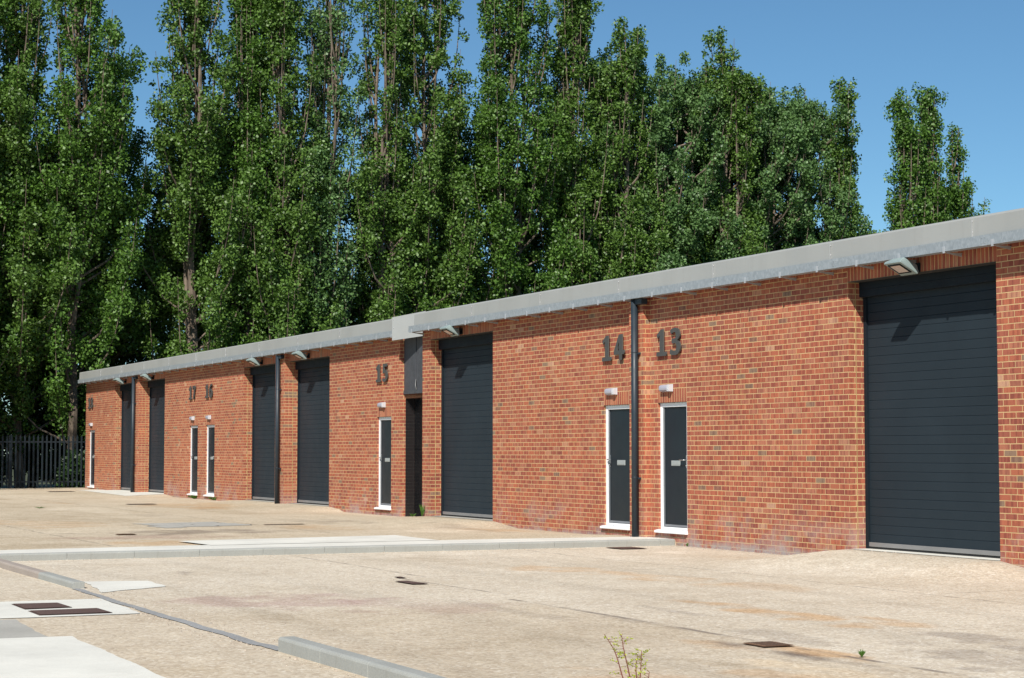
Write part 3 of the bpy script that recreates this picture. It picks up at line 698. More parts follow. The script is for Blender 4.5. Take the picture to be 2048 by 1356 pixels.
# glyphs in a unit box, height 1, width about .56
def glyph(ch):
    if ch == '1': return [[(.02, .80), (.26, .995), (.385, .995), (.385, .155), (.55, .155), (.55, 0), (.0, 0), (.0, .155), (.185, .155), (.185, .775), (.07, .66)]], .60
    if ch == '3': return [[(.03, .90), (.10, .96), (.24, 1.0), (.38, .985), (.49, .92), (.545, .80), (.535, .67), (.47, .58), (.40, .535), (.49, .49), (.56, .40), (.575, .27), (.53, .12), (.43, .03), (.28, -.005), (.13, .005), (.0, .05),
        (.035, .21), (.15, .165), (.26, .155), (.345, .19), (.375, .28), (.35, .38), (.28, .43), (.12, .435), (.12, .60), (.27, .605), (.335, .66), (.345, .75), (.31, .82), (.23, .845), (.14, .82), (.08, .78)]], .60
    if ch == '4': return [[(.30, .995), (.49, .995), (.49, .375), (.61, .375), (.61, .215), (.49, .215), (.49, 0), (.30, 0), (.30, .215), (-.01, .215), (-.01, .36)], [(.30, .375), (.165, .375), (.30, .72)]], .62
    if ch == '5': return [[(.06, .995), (.50, .995), (.50, .83), (.225, .83), (.215, .64), (.32, .65), (.44, .61), (.53, .51), (.56, .36), (.54, .19), (.45, .06), (.32, 0), (.16, -.005), (.0, .04), (.03, .205), (.15, .16), (.26, .16), (.335, .21), (.365, .32), (.34, .43), (.26, .49), (.15, .49), (.045, .46)]], .60
    if ch == '6': 
        o = [(.49, 1.0), (.50, .855), (.40, .845), (.29, .79), (.215, .70), (.185, .60), (.25, .645), (.34, .655), (.44, .625), (.53, .54), (.575, .41), (.575, .25), (.52, .10), (.42, .015), (.285, -.01), (.15, .03), (.05, .13), (.0, .28), (.0, .46), (.035, .67), (.12, .84), (.27, .96)]
        h = [(.285, .125), (.365, .165), (.405, .26), (.405, .40), (.365, .49), (.285, .525), (.205, .49), (.165, .38), (.17, .25), (.21, .165)]
        return [o, h], .60
    if ch == '7': return [[(.0, .995), (.56, .995), (.56, .85), (.455, .64), (.375, .40), (.325, 0), (.115, 0), (.17, .34), (.26, .62), (.355, .83), (.17, .83), (.165, .72), (.0, .72)]], .58
    if ch == '8':
        o = []
        for k in range(28):
            t = math.pi*2*k/28; o.append(None)
        up = [(.285+.255*math.sin(t), .755+.25*math.cos(t)) for t in np.linspace(-2.2, 2.2, 16)]
        lo = [(.285+.285*math.sin(t), .270+.28*math.cos(t)) for t in np.linspace(.80, 2*math.pi-.80, 20)]
        h1 = [(.285+.105*math.sin(t), .75+.115*math.cos(t)) for t in np.linspace(0, 2*math.pi, 14, endpoint=False)]
        h2 = [(.285+.125*math.sin(t), .28+.145*math.cos(t)) for t in np.linspace(0, 2*math.pi, 16, endpoint=False)]
        return [up+lo, h1, h2], .60
def glyph_mesh(ch, s, depth):
    outs, adv = glyph(ch)
    cu = bpy.data.curves.new('g', 'CURVE'); cu.dimensions = '2D'; cu.fill_mode = 'BOTH'; cu.extrude = depth/2
    for o in outs:
        pl_ = o
        if ch in '3568': pl_ = [tuple(p) for p in spline(o, 3, True)] if ch == '6' or ch == '3' else o
        sp = cu.splines.new('POLY'); sp.points.add(len(pl_)-1); sp.use_cyclic_u = True
        for q, p in zip(sp.points, pl_): q.co = (p[0]*s, p[1]*s, 0, 1)
    ob = bpy.data.objects.new('g', cu); COL.objects.link(ob); dg = bpy.context.evaluated_depsgraph_get()
    me = bpy.data.meshes.new_from_object(ob.evaluated_get(dg)); bpy.data.objects.remove(ob); bpy.data.curves.remove(cu)
    me.transform(Matrix.Rotation(R(90), 4, 'X')); me.update()
    return me, adv*s
def number(txt, x, y, z, label, h=.435, wscale=1.):
    root = empty('unit_number', (x, y-.038, z)); tag(root, label, 'number sign', 'grey numbers above the doors'); cx = 0
    for i, ch in enumerate(txt):
        me, adv = glyph_mesh(ch, h, .022); me.transform(Matrix.Diagonal((wscale, 1, 1, 1)))
        me.materials.clear(); me.materials.append(M['number'])
        o = bpy.data.objects.new('digit', me); COL.objects.link(o); o.parent = root; o.location = (cx, 0, 0)
        st2 = MB()
        for zz in (.1, .33): st2.tube([(h*.25*wscale, .015, zz), (h*.25*wscale, .038, zz)], .008, 6)
        fx = st2.build('stand_off', M['number'], o)
        cx += (adv+.155*h)*wscale
    return root
W7 = 1.32
number('13', -26.28, 0, 2.962, 'raised grey number 13 above the right of the two nearest doors', .425, W7)
number('14', -28.12, 0, 2.962, 'raised grey number 14 left of the downpipe on the nearer block', .425, W7)
number('15', -39.67, .4, 3.0, 'raised grey number 15 at the right end of the farther block', .40, W7)
number('16', -53.32, .4, 2.995, 'raised dark number 16 above the right door of the middle pair', .40, W7)
number('17', -55.05, .4, 2.995, 'raised dark number 17 above the left door of the middle pair', .40, W7)
number('18', -68.40, .4, 3.0, 'raised dark number 18 at the far left end of the block', .40, W7)

# ------------------------------------------------------------------ lights
def bulkhead(x, y, z, label):
    root = empty('bulkhead_light', (x, y, z)); tag(root, label, 'wall light', 'white bulkhead lights over the doors')
    inv = Matrix.Identity(4)
    b_ = MB(); b_.box(-.165, .165, -.02, 0, -.058, .058); b_.build('back_plate', M['lampbase'], root, bevel=.006)
    d = MB(); pr = [(-.02, -.056), (-.02, .056), (-.055, .05), (-.074, .028), (-.078, 0), (-.074, -.028), (-.055, -.05)]
    d.profile(pr[::-1], -.16, .085); d.build('diffuser', M['lampglass'], root, bevel=.004)
    e = MB(); e.box(.087, .16, -.076, -.0205, -.052, .052); e.box(.105, .12, -.081, -.0765, -.02, .02); e.box(.135, .15, -.081, -.0765, -.045, .045); e.build('end_cap', M['lampbase'], root, bevel=.006)
    return root
bulkhead(-26.0, 0, 2.452, 'white bulkhead light over the door of unit 13')
bulkhead(-27.83, 0, 2.452, 'white bulkhead light over the door of unit 14')
bulkhead(-39.34, .4, 2.49, 'white bulkhead light over the door of unit 15')
bulkhead(-53.0, .4, 2.44, 'small white bulkhead light over the door of unit 16')
bulkhead(-54.72, .4, 2.44, 'small white bulkhead light over the door of unit 17')
bulkhead(-67.98, .4, 2.43, 'small white bulkhead light over the farthest door, unit 18')
def flood(x, y, z, label):
    root = empty('floodlight', (x, y, z)); tag(root, label, 'floodlight', 'grey floodlights under the gutter above the shutters')
    T = Matrix.Translation((0, -.275, -.03)) @ Matrix.Rotation(R(-27), 4, 'X')
    h = MB()   # tapered body
    bot = [(-.17, -.12, -.045), (.17, -.12, -.045), (.17, .19, -.045), (-.17, .19, -.045)]
    mid = [(-.17, -.12, -.015), (.17, -.12, -.015), (.17, .19, -.015), (-.17, .19, -.015)]
    top = [(-.12, -.06, .065), (.12, -.06, .065), (.12, .16, .075), (-.12, .16, .075)]
    bot, mid, top = [[tuple(T @ Vector(p)) for p in l] for l in (bot, mid, top)]
    h.poly(bot[::-1]); h.poly(top)
    for i in range(4):
        j = (i+1) % 4; h.poly([bot[i], bot[j], mid[j], mid[i]]); h.poly([mid[i], mid[j], top[j], top[i]])
    hd = h.build('housing', M['floodbody'], root, bevel=.008)
    gl = MB(); gl.box(-.105, .105, -.065, .10, -.053, -.0455, T); gl.build('glass', M['floodglass'], hd)
    rim = MB()
    for a in ((-.125, .125, -.085, -.066), (-.125, .125, .101, .12), (-.125, -.106, -.066, .101), (.106, .125, -.066, .101)): rim.box(a[0], a[1], a[2], a[3], -.058, -.0455, T)
    rim.build('glass_rim', M['rubber'], hd)
    br_ = MB(); br_.box(-.06, .06, -.02, 0, -.12, .0); br_.tube([(0, -.01, -.07), (0, -.09, -.085), (0, -.14, -.07)], .035, 10); br_.build('wall_bracket', M['shutterbox'], root)
    return root
flood(-19.62, 0, 3.85, 'floodlight above the nearest shutter, of unit 13')
flood(-34.1, 0, 3.87, 'floodlight above the shutter of unit 14, just right of the gap')
flood(-44.35, .4, 3.87, 'floodlight above the shutter of unit 15')
flood(-48.1, .4, 3.87, 'floodlight above the shutter of unit 16')
flood(-59.35, .4, 3.87, 'floodlight above the shutter of unit 17')
flood(-62.95, .4, 3.87, 'floodlight above the farthest shutter, of unit 18')

# ------------------------------------------------------------------ covers and gratings
def cover(quad, label, name='manhole_cover', cat='manhole cover', slots=0):
    im = M['rustiron'] if slots else M['iron']
    c = np.mean(np.array(quad), 0); z = float(gz(c[0], c[1]))
    root = empty(name, (c[0], c[1], z)); tag(root, label, cat, 'iron covers and gratings in the yard')
    q = [np.array(p)-c for p in quad]
    f = MB(); e = [np.array(p)*1.06 for p in q]
    f.poly([(p[0], p[1], .010) for p in e]); fr = f.build('frame', im, root, fix=False)
    m_ = MB(); m_.poly([(p[0], p[1], .014) for p in q]); o = m_.build('lid', im, root, fix=False)
    if slots:
        s_ = MB()
        for k in range(slots):
            t0 = (k+.3)/slots; t1 = (k+.7)/slots
            P = lambda t, s: q[0]*(1-t)*(1-s)+q[1]*t*(1-s)+q[2]*t*s+q[3]*(1-t)*s
            s_.poly([(*P(t0, .08), .017), (*P(t1-.12/slots, .08), .017), (*P(t1-.12/slots, .92), .017), (*P(t0, .92), .017)])
        s_.build('slots', M['rubber'], o, fix=False)
    return root
cover([(-18.43, -11.5), (-17.8, -11.5), (-17.84, -11.08), (-18.39, -11.09)], 'upper of the two rusty covers in the pale band at left')
cover([(-17.60, -11.5), (-17.10, -11.5), (-17.11, -10.88), (-17.62, -10.89)], 'lower, longer rusty cover in the pale band at left')
cover([(-19.95, -7.0), (-19.45, -7.0), (-19.42, -6.82), (-19.95, -6.86)], 'small dark cover in the middle of the near yard')
cover([(-20.65, -6.74), (-20.47, -6.74), (-20.47, -6.66), (-20.65, -6.66)], 'tiny dark cover just behind the middle one')
cover([(-25.5, -1.38), (-25.0, -1.38), (-25.0, -.95), (-25.5, -.95)], 'dark cover at the foot of the kerb below doors 13 and 14')
cover([(-12.38, -7.18), (-12.08, -7.18), (-12.08, -6.92), (-12.38, -6.92)], 'rusty slotted drain grating in the near right of the yard', 'drain_grating', 'drain grating', 9)
cover([(-34.45, -3.9), (-34.3, -3.9), (-34.3, -3.15), (-34.45, -3.15)], 'flat dark cover in the far yard in front of unit 15')
cover([(-64.2, -1.9), (-63.6, -1.9), (-63.6, -1.1), (-64.2, -1.1)], 'thin dark cover near the far left corner of the building')
cover([(-49.3, -2.9), (-48.8, -2.9), (-48.8, -2.2), (-49.3, -2.2)], 'dark cover in front of doors 16 and 17')
cover([(-31.35, -7.45), (-31.1, -7.45), (-31.1, -7.15), (-31.35, -7.15)], 'small dark grating in the oily stain of the far yard', 'drain_grating', 'drain grating', 6)

# ------------------------------------------------------------------ fence
def fence():
    fx = -69.6; z0 = .17
    root = empty('palisade_fence', (fx, 0, z0)); tag(root, 'dark steel palisade fence with pointed pales at the left', 'fence')
    def pale_mb():
        mb = MB(); w = .034; h = 1.90
        pts = [(-w, .0), (-w*.45, .016), (0, .004), (w*.45, .016), (w, 0)]
        for (a, b) in zip(pts[:-1], pts[1:]):
            mb.poly([(b[1], a[0], .03), (b[1], b[0], .03), (b[1], b[0], h), (b[1], a[0], h)]) if False else mb.poly([(a[1], a[0], .03), (b[1], b[0], .03), (b[1], b[0], h-.09), (a[1], a[0], h-.09)])
        for sgn in (-1, 1):
            mb.poly([(.0, sgn*w, h-.09), (.016, sgn*w*.45, h-.09), (.01, sgn*w*.25, h), (.008, sgn*w*.55, h-.03)])
        mb.poly([(.016, -w*.45, h-.09), (.004, 0, h-.09), (.016, w*.45, h-.09), (.01, 0, h+.03)])
        return mb
    first = None; y = -12.0
    while y < 1.6:
        if first is None: first = pale_mb().build('pale', M['fence'], root, fix=False); o = first
        else: o = first.copy(); COL.objects.link(o); o.parent = root
        o.location = (.03, y, 0); o.rotation_euler = (0, 0, random.uniform(-.04, .04)); y += .157
    for z in (.18, 1.62):
        m_ = MB(); m_.box(-.02, .028, -12.1, 1.55, z, z+.05); m_.build('rail', M['fence'], root)
    for y in (-10.4, -7.65, -4.9, -2.15, .6):
        m_ = MB(); m_.box(-.06, -.021, y-.05, y+.05, -.2, 1.88); m_.build('post', M['fence'], root)
fence()

# ------------------------------------------------------------------ trees
def leaf_mesh(name, P, size, rs, mat, up=.35):
    """one rhombus-like leaf quad per point"""
    n = len(P)
    nrm = rs.normal(size=(n, 3)); nrm[:, 2] += up; nrm /= np.linalg.norm(nrm, axis=1)[:, None]
    t = rs.normal(size=(n, 3)); t -= (t*nrm).sum(1)[:, None]*nrm; t /= np.linalg.norm(t, axis=1)[:, None]
    b = np.cross(nrm, t); s = size*rs.uniform(.65, 1.25, n)[:, None]
    a0 = P - t*s; a1 = P - b*s*.72 + nrm*s*.10 - t*s*.15; a2 = P + t*s; a3 = P + b*s*.72 + nrm*s*.10 - t*s*.15
    V = np.stack([a0, a1, a2, a3], 1).reshape(-1, 3).astype(np.float32)
    me = bpy.data.meshes.new(name); me.vertices.add(4*n); me.vertices.foreach_set('co', V.ravel())
    me.loops.add(4*n); me.loops.foreach_set('vertex_index', np.arange(4*n)); me.polygons.add(n)
    me.polygons.foreach_set('loop_start', np.arange(n)*4); me.polygons.foreach_set('loop_total', np.full(n, 4))
    me.update(calc_edges=True)
    at = me.attributes.new('var', 'FLOAT', 'FACE'); at.data.foreach_set('value', rs.random(n).astype(np.float32))
    me.materials.append(mat); return me

def poplar(x, y, h, w, seed, label, mat, nleaf=30000, base=.04, narrow=.55, group='tall poplars behind the units', cat='poplar tree', name='poplar_tree', tips=3, sparse=.0, broad=False):
    rs = np.random.default_rng(seed)
    root = empty(name, (x, y, -.1)); tag(root, label, cat, group)
    root.rotation_euler = (0, 0, rs.uniform(0, 6))
    def prof(zf):
        return w*np.where(zf > 1-narrow, np.clip((1.03-zf)/narrow, 0, 1)**.75, 1.0)*np.clip(.75+zf*2, 0, 1)*(1+.52*np.clip((.56-zf)/.18, 0, 1))
    mb = MB()
    # multi stemmed trunk
    stems = []
    for k in range(tips):
        a = rs.uniform(0, 6.28); hh = h*(1 if k == 0 else rs.uniform(.88, .98) if broad else rs.uniform(.80, .97)); spread = 0 if k == 0 else rs.uniform(.35, .75)*(2.0 if broad else .6 if w < 1.6 else 1)
        zs = 0 if k == 0 else h*rs.uniform(.12, .3)
        pts = []
        for t in np.linspace(0, 1, 9):
            z = zs+(hh*.97-zs)*t; r = spread*min(1, t*3)
            pts.append((math.cos(a)*r+.12*math.sin(z*.5+k), math.sin(a)*r+.12*math.cos(z*.43+seed), z))
        r0 = .20 if k == 0 else .12
        mb.tube(pts, [max(.012, r0*(1-t)**.8) for t in np.linspace(0, 1, 9)], 7, cap=False); stems.append(pts)
    def stem_at(s, z):
        pts = stems[s]; zz = [p[2] for p in pts]; return np.array([np.interp(z, zz, [p[0] for p in pts]), np.interp(z, zz, [p[1] for p in pts]), z])
    clumps = []; nl = int(74*h/20)
    for k in range(nl):
        s = rs.integers(0, tips); top = stems[s][-1][2]; bot = max(stems[s][0][2], h*base)
        z0 = bot+(top-bot)*((k+rs.random())/nl)*.93; a = rs.uniform(0, 6.28); p0 = stem_at(s, z0)
        Lz = min(h*rs.uniform(.14, .24), max(.7, (top+.2-z0)*.9)); zf = min(1, (z0+Lz*.6)/h); rr = float(prof(zf))*rs.uniform(.45, 1.1)
        pts = []
        for t in np.linspace(0, 1, 6):
            rad = rr*(1-math.exp(-2.6*t))/.93
            pts.append((p0[0]+math.cos(a)*rad, p0[1]+math.sin(a)*rad, z0+Lz*(t**1.15)))
        mb.tube(pts, [max(.008, (.045*(1-t)+.005)) for t in np.linspace(0, 1, 6)], 5, cap=False)
        m_ = rs.integers(5, 8)
        for j in range(m_):
            t = .22+.8*(j+rs.random())/m_; i0 = min(4, int(min(t, .999)*5)); f = min(t, 1.)*5-i0; q = np.array(pts[i0])*(1-f)+np.array(pts[i0+1])*f
            q = q+rs.normal(size=3)*np.array([.16, .16, .2]); clumps.append((*q, rs.uniform(.22, .48)*(1.15 if zf < .6 else .8)))
    # epicormic growth hugging the lower trunk
    for k in range(64):
        zz = h*rs.uniform(.06, .52); a = rs.uniform(0, 6.28); rr = rs.uniform(.3, 1.1); q = stem_at(0, zz); clumps.append((q[0]+math.cos(a)*rr, q[1]+math.sin(a)*rr, zz, rs.uniform(.3, .5)))
    # stem tips
    for s in range(tips):
        for t in np.linspace(.86, 1.0, 6): clumps.append((*stem_at(s, stems[s][0][2]+(stems[s][-1][2]-stems[s][0][2])*t), .26))
    mb_o = mb.build('trunk', M['bark'], root, fix=False)
    C_ = np.array(clumps); 
    if sparse: C_ = C_[rs.random(len(C_)) > sparse]
    wgt = C_[:, 3]**2.2; cnt = rs.multinomial(nleaf, wgt/wgt.sum()); idx = np.repeat(np.arange(len(C_)), cnt)
    d = rs.normal(size=(len(idx), 3)); d /= np.linalg.norm(d, axis=1)[:, None]; rad = rs.random(len(idx))**.45
    P = C_[idx, :3]+d*rad[:, None]*C_[idx, 3][:, None]*np.array([1, 1, 1.25])
    P = P+rs.normal(size=P.shape)*.04
    P = P[P[:, 2] > .1]
    me = leaf_mesh('crown', P, .068, rs, mat); o = bpy.data.objects.new('crown', me); COL.objects.link(o); o.parent = root
    return root
TX = -73.5
trees = [  # x, y, h, half width, tips, leaf, leaves, narrow, label
 (-73.2, -3.9, 21.5, 2.3, 3, 'leafC', 'leftmost tall poplar, cut by the left edge of the picture', .5),
 (-73.8, -1.1, 22.5, 2.0, 4, 'leafA', 'tall poplar with two bare-stemmed tops left of the first sky gap', .5),
 (-73.2, .8, 23.2, 1.7, 3, 'leafC', 'tall dense poplar above the far corner of the block, left of the wide sky gap', .5),
 (-73.6, 5.7, 22.6, 1.7, 3, 'leafA', 'tall poplar right of the wide sky gap at the upper left', .5),
 (-73.9, 7.9, 23.0, 1.1, 2, 'leafC', 'slim poplar with pale bare trunk above units 16 and 17', .6),
 (-73.2, 9.3, 20.8, 1.4, 2, 'leafA', 'poplar with rounded leafy top right of the bare pale trunk', .5),
 (-73.6, 11.2, 22.8, 1.2, 4, 'leafB', 'sparse poplar showing several bare vertical stems', .6),
 (-73.3, 13.4, 19.6, 1.5, 3, 'leafA', 'thin poplar between two strips of sky left of the roof step', .6),
 (-73.8, 15.7, 22.4, 1.75, 3, 'leafA', 'broad tall poplar directly above the roof step', .5),
 (-73.2, 19.4, 23.2, 1.7, 3, 'leafC', 'dense tall poplar between two narrow sky gaps near the centre', .5),
 (-73.7, 22.7, 22.8, 1.4, 3, 'leafA', 'tall poplar with a forked bare trunk right of centre', .55),
 (-73.3, 25.1, 21.2, 1.6, 2, 'leafA', 'poplar with a rounded top at the start of the falling skyline', .5),
 (-74.6, 27.6, 20.0, 2.5, 3, 'leafB', 'pale broad-topped poplar behind its darker neighbours', .3),
 (-73.3, 30.1, 21.2, 1.5, 2, 'leafA', 'pointed poplar with a lone tip standing above the skyline', .6),
 (-74.8, 32.2, 19.5, 2.5, 3, 'leafB', 'pale bushy poplar right of the lone pointed tip', .3),
 (-73.9, 34.6, 19.0, 2.1, 3, 'leafB', 'pale leaning poplar before the narrow spire at right', .35),
 (-75.8, 29.3, 19.6, 2.2, 3, 'leafB', 'pale rounded poplar just behind the lone pointed tip', .3),
 (-75.9, 33.5, 18.9, 2.1, 3, 'leafB', 'pale rounded poplar between the bushy and the leaning one', .3),
 (-75.6, 25.8, 20.3, 1.9, 3, 'leafB', 'pale poplar filling the notch beside the broad-topped one', .35),
 (-73.1, 36.5, 19.3, 1.15, 2, 'leafA', 'pointed dark poplar ending the main row before the sky gap', .55),
 (-72.9, 39.7, 18.9, 1.0, 2, 'leafC', 'left spire of the detached clump of three at right', .62),
 (-73.0, 41.5, 19.3, 1.05, 2, 'leafC', 'middle and tallest spire of the detached clump at right', .6),
 (-73.2, 43.1, 17.7, 1.25, 3, 'leafC', 'right and lowest spire of the detached clump at right', .6),
]
for i, (x, y, h, w, tips, lm, lab, nar) in enumerate(trees):
    sp = .28 if 'sparse' in lab or 'thin' in lab else .0
    poplar(x, y, h+(2.6 if y < 24 else 0), w*(1.12 if y < 24 else 1.3), 100+i, lab, M[lm], nleaf=int(72000*(h/20)*(w/1.8)**.8*(1-sp)), tips=tips+(2 if 'pale' in lab and lm == 'leafB' else 0), narrow=nar, sparse=sp, broad=('pale' in lab and lm == 'leafB'))
back = [(-71.8, -4.9, 13, 1.8, 'bright low-branched tree hanging over the fence at the left edge'), (-79.5, -9.5, 16, 2.8, 'farthest left background tree'), (-80.5, -4.5, 14, 2.8, 'background tree seen low between the leftmost trunks'), (-80.8, .8, 15, 2.8, 'background tree seen low above the building corner'),
 (-77.5, -6.2, 17, 2.4, 'lower dark tree behind the fence at the far left'), (-77.5, -2.2, 15, 2.6, 'dark tree filling the shade behind the fence'),
        (-77.2, 2.8, 16.0, 2.5, 'lower tree closing the foot of the wide sky gap'), (-77.8, 6.6, 16.5, 2.4, 'lower tree behind the slim pale-trunked poplar'),
        (-77.4, 10.0, 14.5, 2.2, 'low tree behind the sparse poplar'), (-77.6, 15.0, 16., 2.1, 'lower tree behind the poplar above the roof step'),
        (-77.2, 18.0, 16.5, 2.3, 'lower tree behind the central sky gap'), (-77.5, 21.4, 16.5, 2.3, 'lower tree behind the forked poplar'),
        (-77.6, 25.9, 18.0, 2.4, 'rounded tree behind the poplar with the rounded top'), (-77.2, 29.5, 17.8, 2.4, 'rounded tree behind the lone pointed tip'),
        (-77.4, 33.4, 17.0, 2.2, 'tree behind the pale leaning poplar'), (-76.6, 38.3, 13.6, 1.5, 'low tree filling the foot of the sky gap at right'), (-76.4, 41.0, 12.5, 2.0, 'low tree behind the detached clump at right'), (-75.2, 44.4, 13.4, 1.5, 'low bushy tree at the right end of the row')]
for i, (x, y, lab) in enumerate([(-62.5, -11.1, 'tree left of the picture whose shade falls on the fence'), (-66.0, -14.2, 'second tree left of the picture shading the fence')]):  # unseen trees, placed so that they shade the fence and bushes
    poplar(x, y, 18.5, 2.5, 700+i, lab, M['leafA'], nleaf=30000, narrow=.3, tips=3, group='trees just outside the left edge', cat='tree', name='deciduous_tree', base=.25)
for i, (x, y, h, w, lab) in enumerate(back):
    poplar(x, y, h, w*1.35, 300+i, lab, M['leafB' if i in (12, 13, 14) else 'leafC' if i == 0 else 'leafA'], nleaf=int(60000*(h/18)*(w/2.2)), narrow=.35, tips=3, group='lower trees behind the poplar row', cat='tree', name='deciduous_tree', base=.02)
def bush(x, y, h, w, seed, label, n=12000, mat='leafShade', group='bushes behind the fence'):
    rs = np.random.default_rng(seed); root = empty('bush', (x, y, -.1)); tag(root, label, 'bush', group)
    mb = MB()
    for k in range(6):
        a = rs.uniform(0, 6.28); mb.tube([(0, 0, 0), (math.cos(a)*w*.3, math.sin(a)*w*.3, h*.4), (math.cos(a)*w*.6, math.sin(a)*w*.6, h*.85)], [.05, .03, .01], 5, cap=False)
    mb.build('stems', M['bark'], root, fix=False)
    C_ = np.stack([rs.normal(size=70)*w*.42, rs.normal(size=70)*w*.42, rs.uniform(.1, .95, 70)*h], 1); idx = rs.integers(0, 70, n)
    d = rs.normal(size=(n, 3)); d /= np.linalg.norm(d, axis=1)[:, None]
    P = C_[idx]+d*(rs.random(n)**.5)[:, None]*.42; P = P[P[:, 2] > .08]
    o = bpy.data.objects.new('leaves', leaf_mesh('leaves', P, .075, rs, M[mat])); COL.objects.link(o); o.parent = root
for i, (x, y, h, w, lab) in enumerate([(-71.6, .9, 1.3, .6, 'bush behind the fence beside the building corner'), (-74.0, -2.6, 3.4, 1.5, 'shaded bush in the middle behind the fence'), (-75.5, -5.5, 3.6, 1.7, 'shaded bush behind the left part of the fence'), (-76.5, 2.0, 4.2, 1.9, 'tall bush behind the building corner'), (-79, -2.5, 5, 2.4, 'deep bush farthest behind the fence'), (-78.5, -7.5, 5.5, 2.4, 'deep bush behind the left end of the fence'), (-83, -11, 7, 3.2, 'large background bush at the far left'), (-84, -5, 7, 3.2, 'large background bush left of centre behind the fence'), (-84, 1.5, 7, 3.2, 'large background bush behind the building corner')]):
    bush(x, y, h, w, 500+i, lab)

# ------------------------------------------------------------------ small plants
def ivy_shrub():
    rs = np.random.default_rng(5)
    root = empty('twiggy_shrub', (-10.01, -9.48, 0)); tag(root, 'small bare-stemmed thorny shrub with yellow-green leaves at the bottom edge', 'shrub')
    Rv = Vector((.4253, .905, 0)); 
    mb = MB(); lp = []
    # stems given as (lateral, height) nodes in metres, slightly spread in depth
    stems = [[(.03, 0), (-.015, .12), (-.045, .235), (-.075, .32), (-.125, .405)], [(.04, 0), (.025, .13), (.0, .26), (-.015, .34), (-.022, .40)],
             [(.06, 0), (.065, .10), (.062, .21), (.075, .27)], [(.07, 0), (.085, .12), (.092, .22), (.095, .30)], [(.09, 0), (.13, .10), (.14, .165)]]
    for k, s in enumerate(stems):
        dpt = rs.uniform(-.04, .04); pts = [Rv*u + Vector((-.905, .4253, 0))*(dpt*min(1, z*3)) + Vector((0, 0, z*.9)) for u, z in s]
        pts = [Vector(p) for p in spline([tuple(p) for p in pts], 5)]
        mb.tube(pts, list(np.linspace(.0052, .0018, len(pts))), 6)
        for i in range(3, len(pts), 1):
            p = pts[i]; sd = rs.choice([-1, 1]); q = p + Rv*sd*rs.uniform(.008, .02) + Vector((0, 0, rs.uniform(-.002, .012))); mb.tube([p, q], [.0013, .0004], 4)
            if rs.random() < .75:
                ln = rs.uniform(.015, .06); q2 = p + Rv*sd*ln + Vector((rs.uniform(-.02, .02), rs.uniform(-.02, .02), rs.uniform(-.01, .035))); mb.tube([p, q2], [.0012, .0006], 4)
                for _ in range(rs.integers(5, 14)): lp.append(p.lerp(q2, rs.uniform(.35, 1.15)) + Vector(rs.normal(size=3)*.005))
    mb.build('stems', M['redtwig'], root, fix=False)
    o = bpy.data.objects.new('leaves', leaf_mesh('leaves', np.array([tuple(p) for p in lp]), .0068, rs, M['leafY'])); COL.objects.link(o); o.parent = root
ivy_shrub()
def weed(x, y, h, w, seed, label, n=16):
    rs = np.random.default_rng(seed); z = float(gz(x, y)); root = empty('weed', (x, y, z)); tag(root, label, 'weed', 'small weeds in the yard')
    mb = MB()
    for k in range(n):
        a = rs.uniform(0, 6.28); l = h*rs.uniform(.5, 1); r = w*rs.uniform(.3, 1); bw = .004+h*.022
        c, s = math.cos(a), math.sin(a); p = [(c*r*t, s*r*t, l*(1.6*t-.7*t*t)+.002) for t in (0, .5, 1)]
        mb.poly([(p[0][0]-s*bw*.4, p[0][1]+c*bw*.4, p[0][2]), (p[0][0]+s*bw*.4, p[0][1]-c*bw*.4, p[0][2]), (p[1][0]+s*bw, p[1][1]-c*bw, p[1][2]), (p[2][0], p[2][1], p[2][2]), (p[1][0]-s*bw, p[1][1]+c*bw, p[1][2])])
    mb.build('leaves', M['weed'], root, fix=False)
weed(-11.25, -6.9, .07, .04, 1, 'small green tuft in a crack beyond the drain grating')
weed(-35.95, -.06, .30, .09, 2, 'upright green weed against the pier left of the unit 14 shutter', 18)
weed(-35.75, -.35, .09, .12, 3, 'low weed on the ramp below the unit 14 shutter')
weed(-54.3, .33, .14, .25, 4, 'low weeds along the wall below door 17', 40)
weed(-52.3, .33, .12, .2, 5, 'low weeds along the wall right of door 16', 34)
weed(-25.35, -.05, .07, .04, 6, 'tiny weed at the wall foot below door 13')
weed(-46.9, -5.6, .05, .2, 7, 'tiny tuft in the far yard', 20)

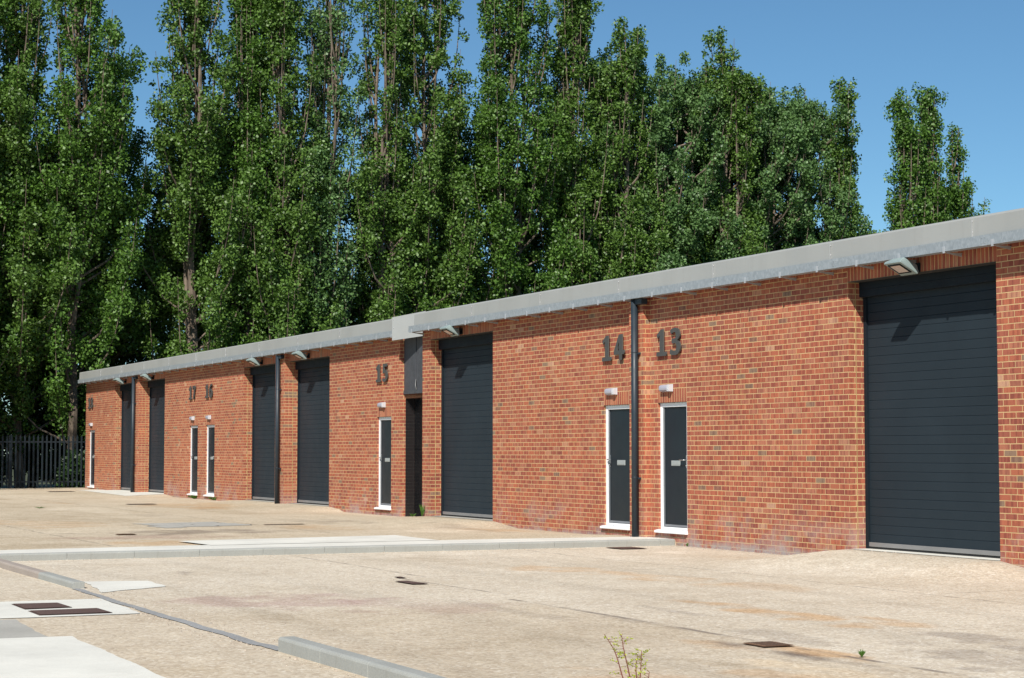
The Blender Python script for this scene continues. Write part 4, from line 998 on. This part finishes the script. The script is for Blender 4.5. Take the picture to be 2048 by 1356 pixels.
def grit():
    rs = np.random.default_rng(11); mb = MB()
    def put(x, y):
        z = float(gz(x, y)) + (.0 if not (XK-1.2 < x < XK) else .02); s_ = rs.uniform(.004, .013); a = rs.uniform(0, 6.28)
        p = [(x+s_*math.cos(a+k*2.1)*rs.uniform(.7, 1.3), y+s_*math.sin(a+k*2.1)*rs.uniform(.7, 1.3), z) for k in range(3)]; t = (x, y, z+s_*rs.uniform(.6, 1.1))
        for k in range(3): mb.poly([p[k], p[(k+1) % 3], t])
    for k in range(260): put(rs.uniform(-25.3, -18.2), -abs(rs.normal())*.14-.01)
    for k in range(320): put(rs.uniform(-20, -8.6), -10.56-abs(rs.normal())*.10)
    for k in range(220): put(rs.uniform(-20, -9), -10.40+abs(rs.normal())*.12)
    for k in range(200): put(XK+abs(rs.normal())*.10+.02, rs.uniform(-10.3, -.3))
    for k in range(260): put(rs.uniform(-24, -9), rs.uniform(-10.2, -1.5))
    o = mb.build('grit', simple('buff_grit', (.36, .30, .24), .9, 0, .4, 30), fix=False); tag(o, 'loose grit along kerbs and wall foot', kind='stuff')
grit()
# ------------------------------------------------------------------ light, sky, camera
sun_dir = Vector((1.17, -1.0, 1.40)).normalized()
sd = bpy.data.lights.new('sun', 'SUN'); sd.energy = 5.0; sd.angle = R(.5); sd.color = (1, .955, .88)
so = bpy.data.objects.new('sun', sd); COL.objects.link(so); so.rotation_euler = (-sun_dir).to_track_quat('-Z', 'Y').to_euler(); so.location = sun_dir*50
wd = bpy.data.worlds.new('World'); S.world = wd; wd.use_nodes = True; nt = wd.node_tree
sky = nt.nodes.new('ShaderNodeTexSky'); sky.sky_type = 'NISHITA'; sky.sun_disc = False
sky.sun_elevation = math.asin(sun_dir.z); sky.sun_rotation = math.atan2(sun_dir.x, sun_dir.y)
sky.altitude = 50; sky.air_density = .85; sky.dust_density = 0; sky.ozone_density = 7.5
L(nt, mix(nt, 1, sky.outputs[0], (.84, .97, .88), 'MULTIPLY'), nt.nodes['Background'].inputs[0]); nt.nodes['Background'].inputs[1].default_value = .09
cam = bpy.data.cameras.new('camera'); co = bpy.data.objects.new('camera', cam); COL.objects.link(co)
cam.sensor_width = 36; cam.lens = 3800/2048*36; cam.clip_end = 3000; cam.clip_start = .1
co.location = (0, -14.93, 1.45); co.rotation_euler = (R(90+3.4036), 0, R(90-25.1716)); S.camera = co
S.render.resolution_x = 1024; S.render.resolution_y = 678
S.view_settings.view_transform = 'Standard'; S.view_settings.look = 'None'; S.view_settings.gamma = 1; S.view_settings.exposure = .3
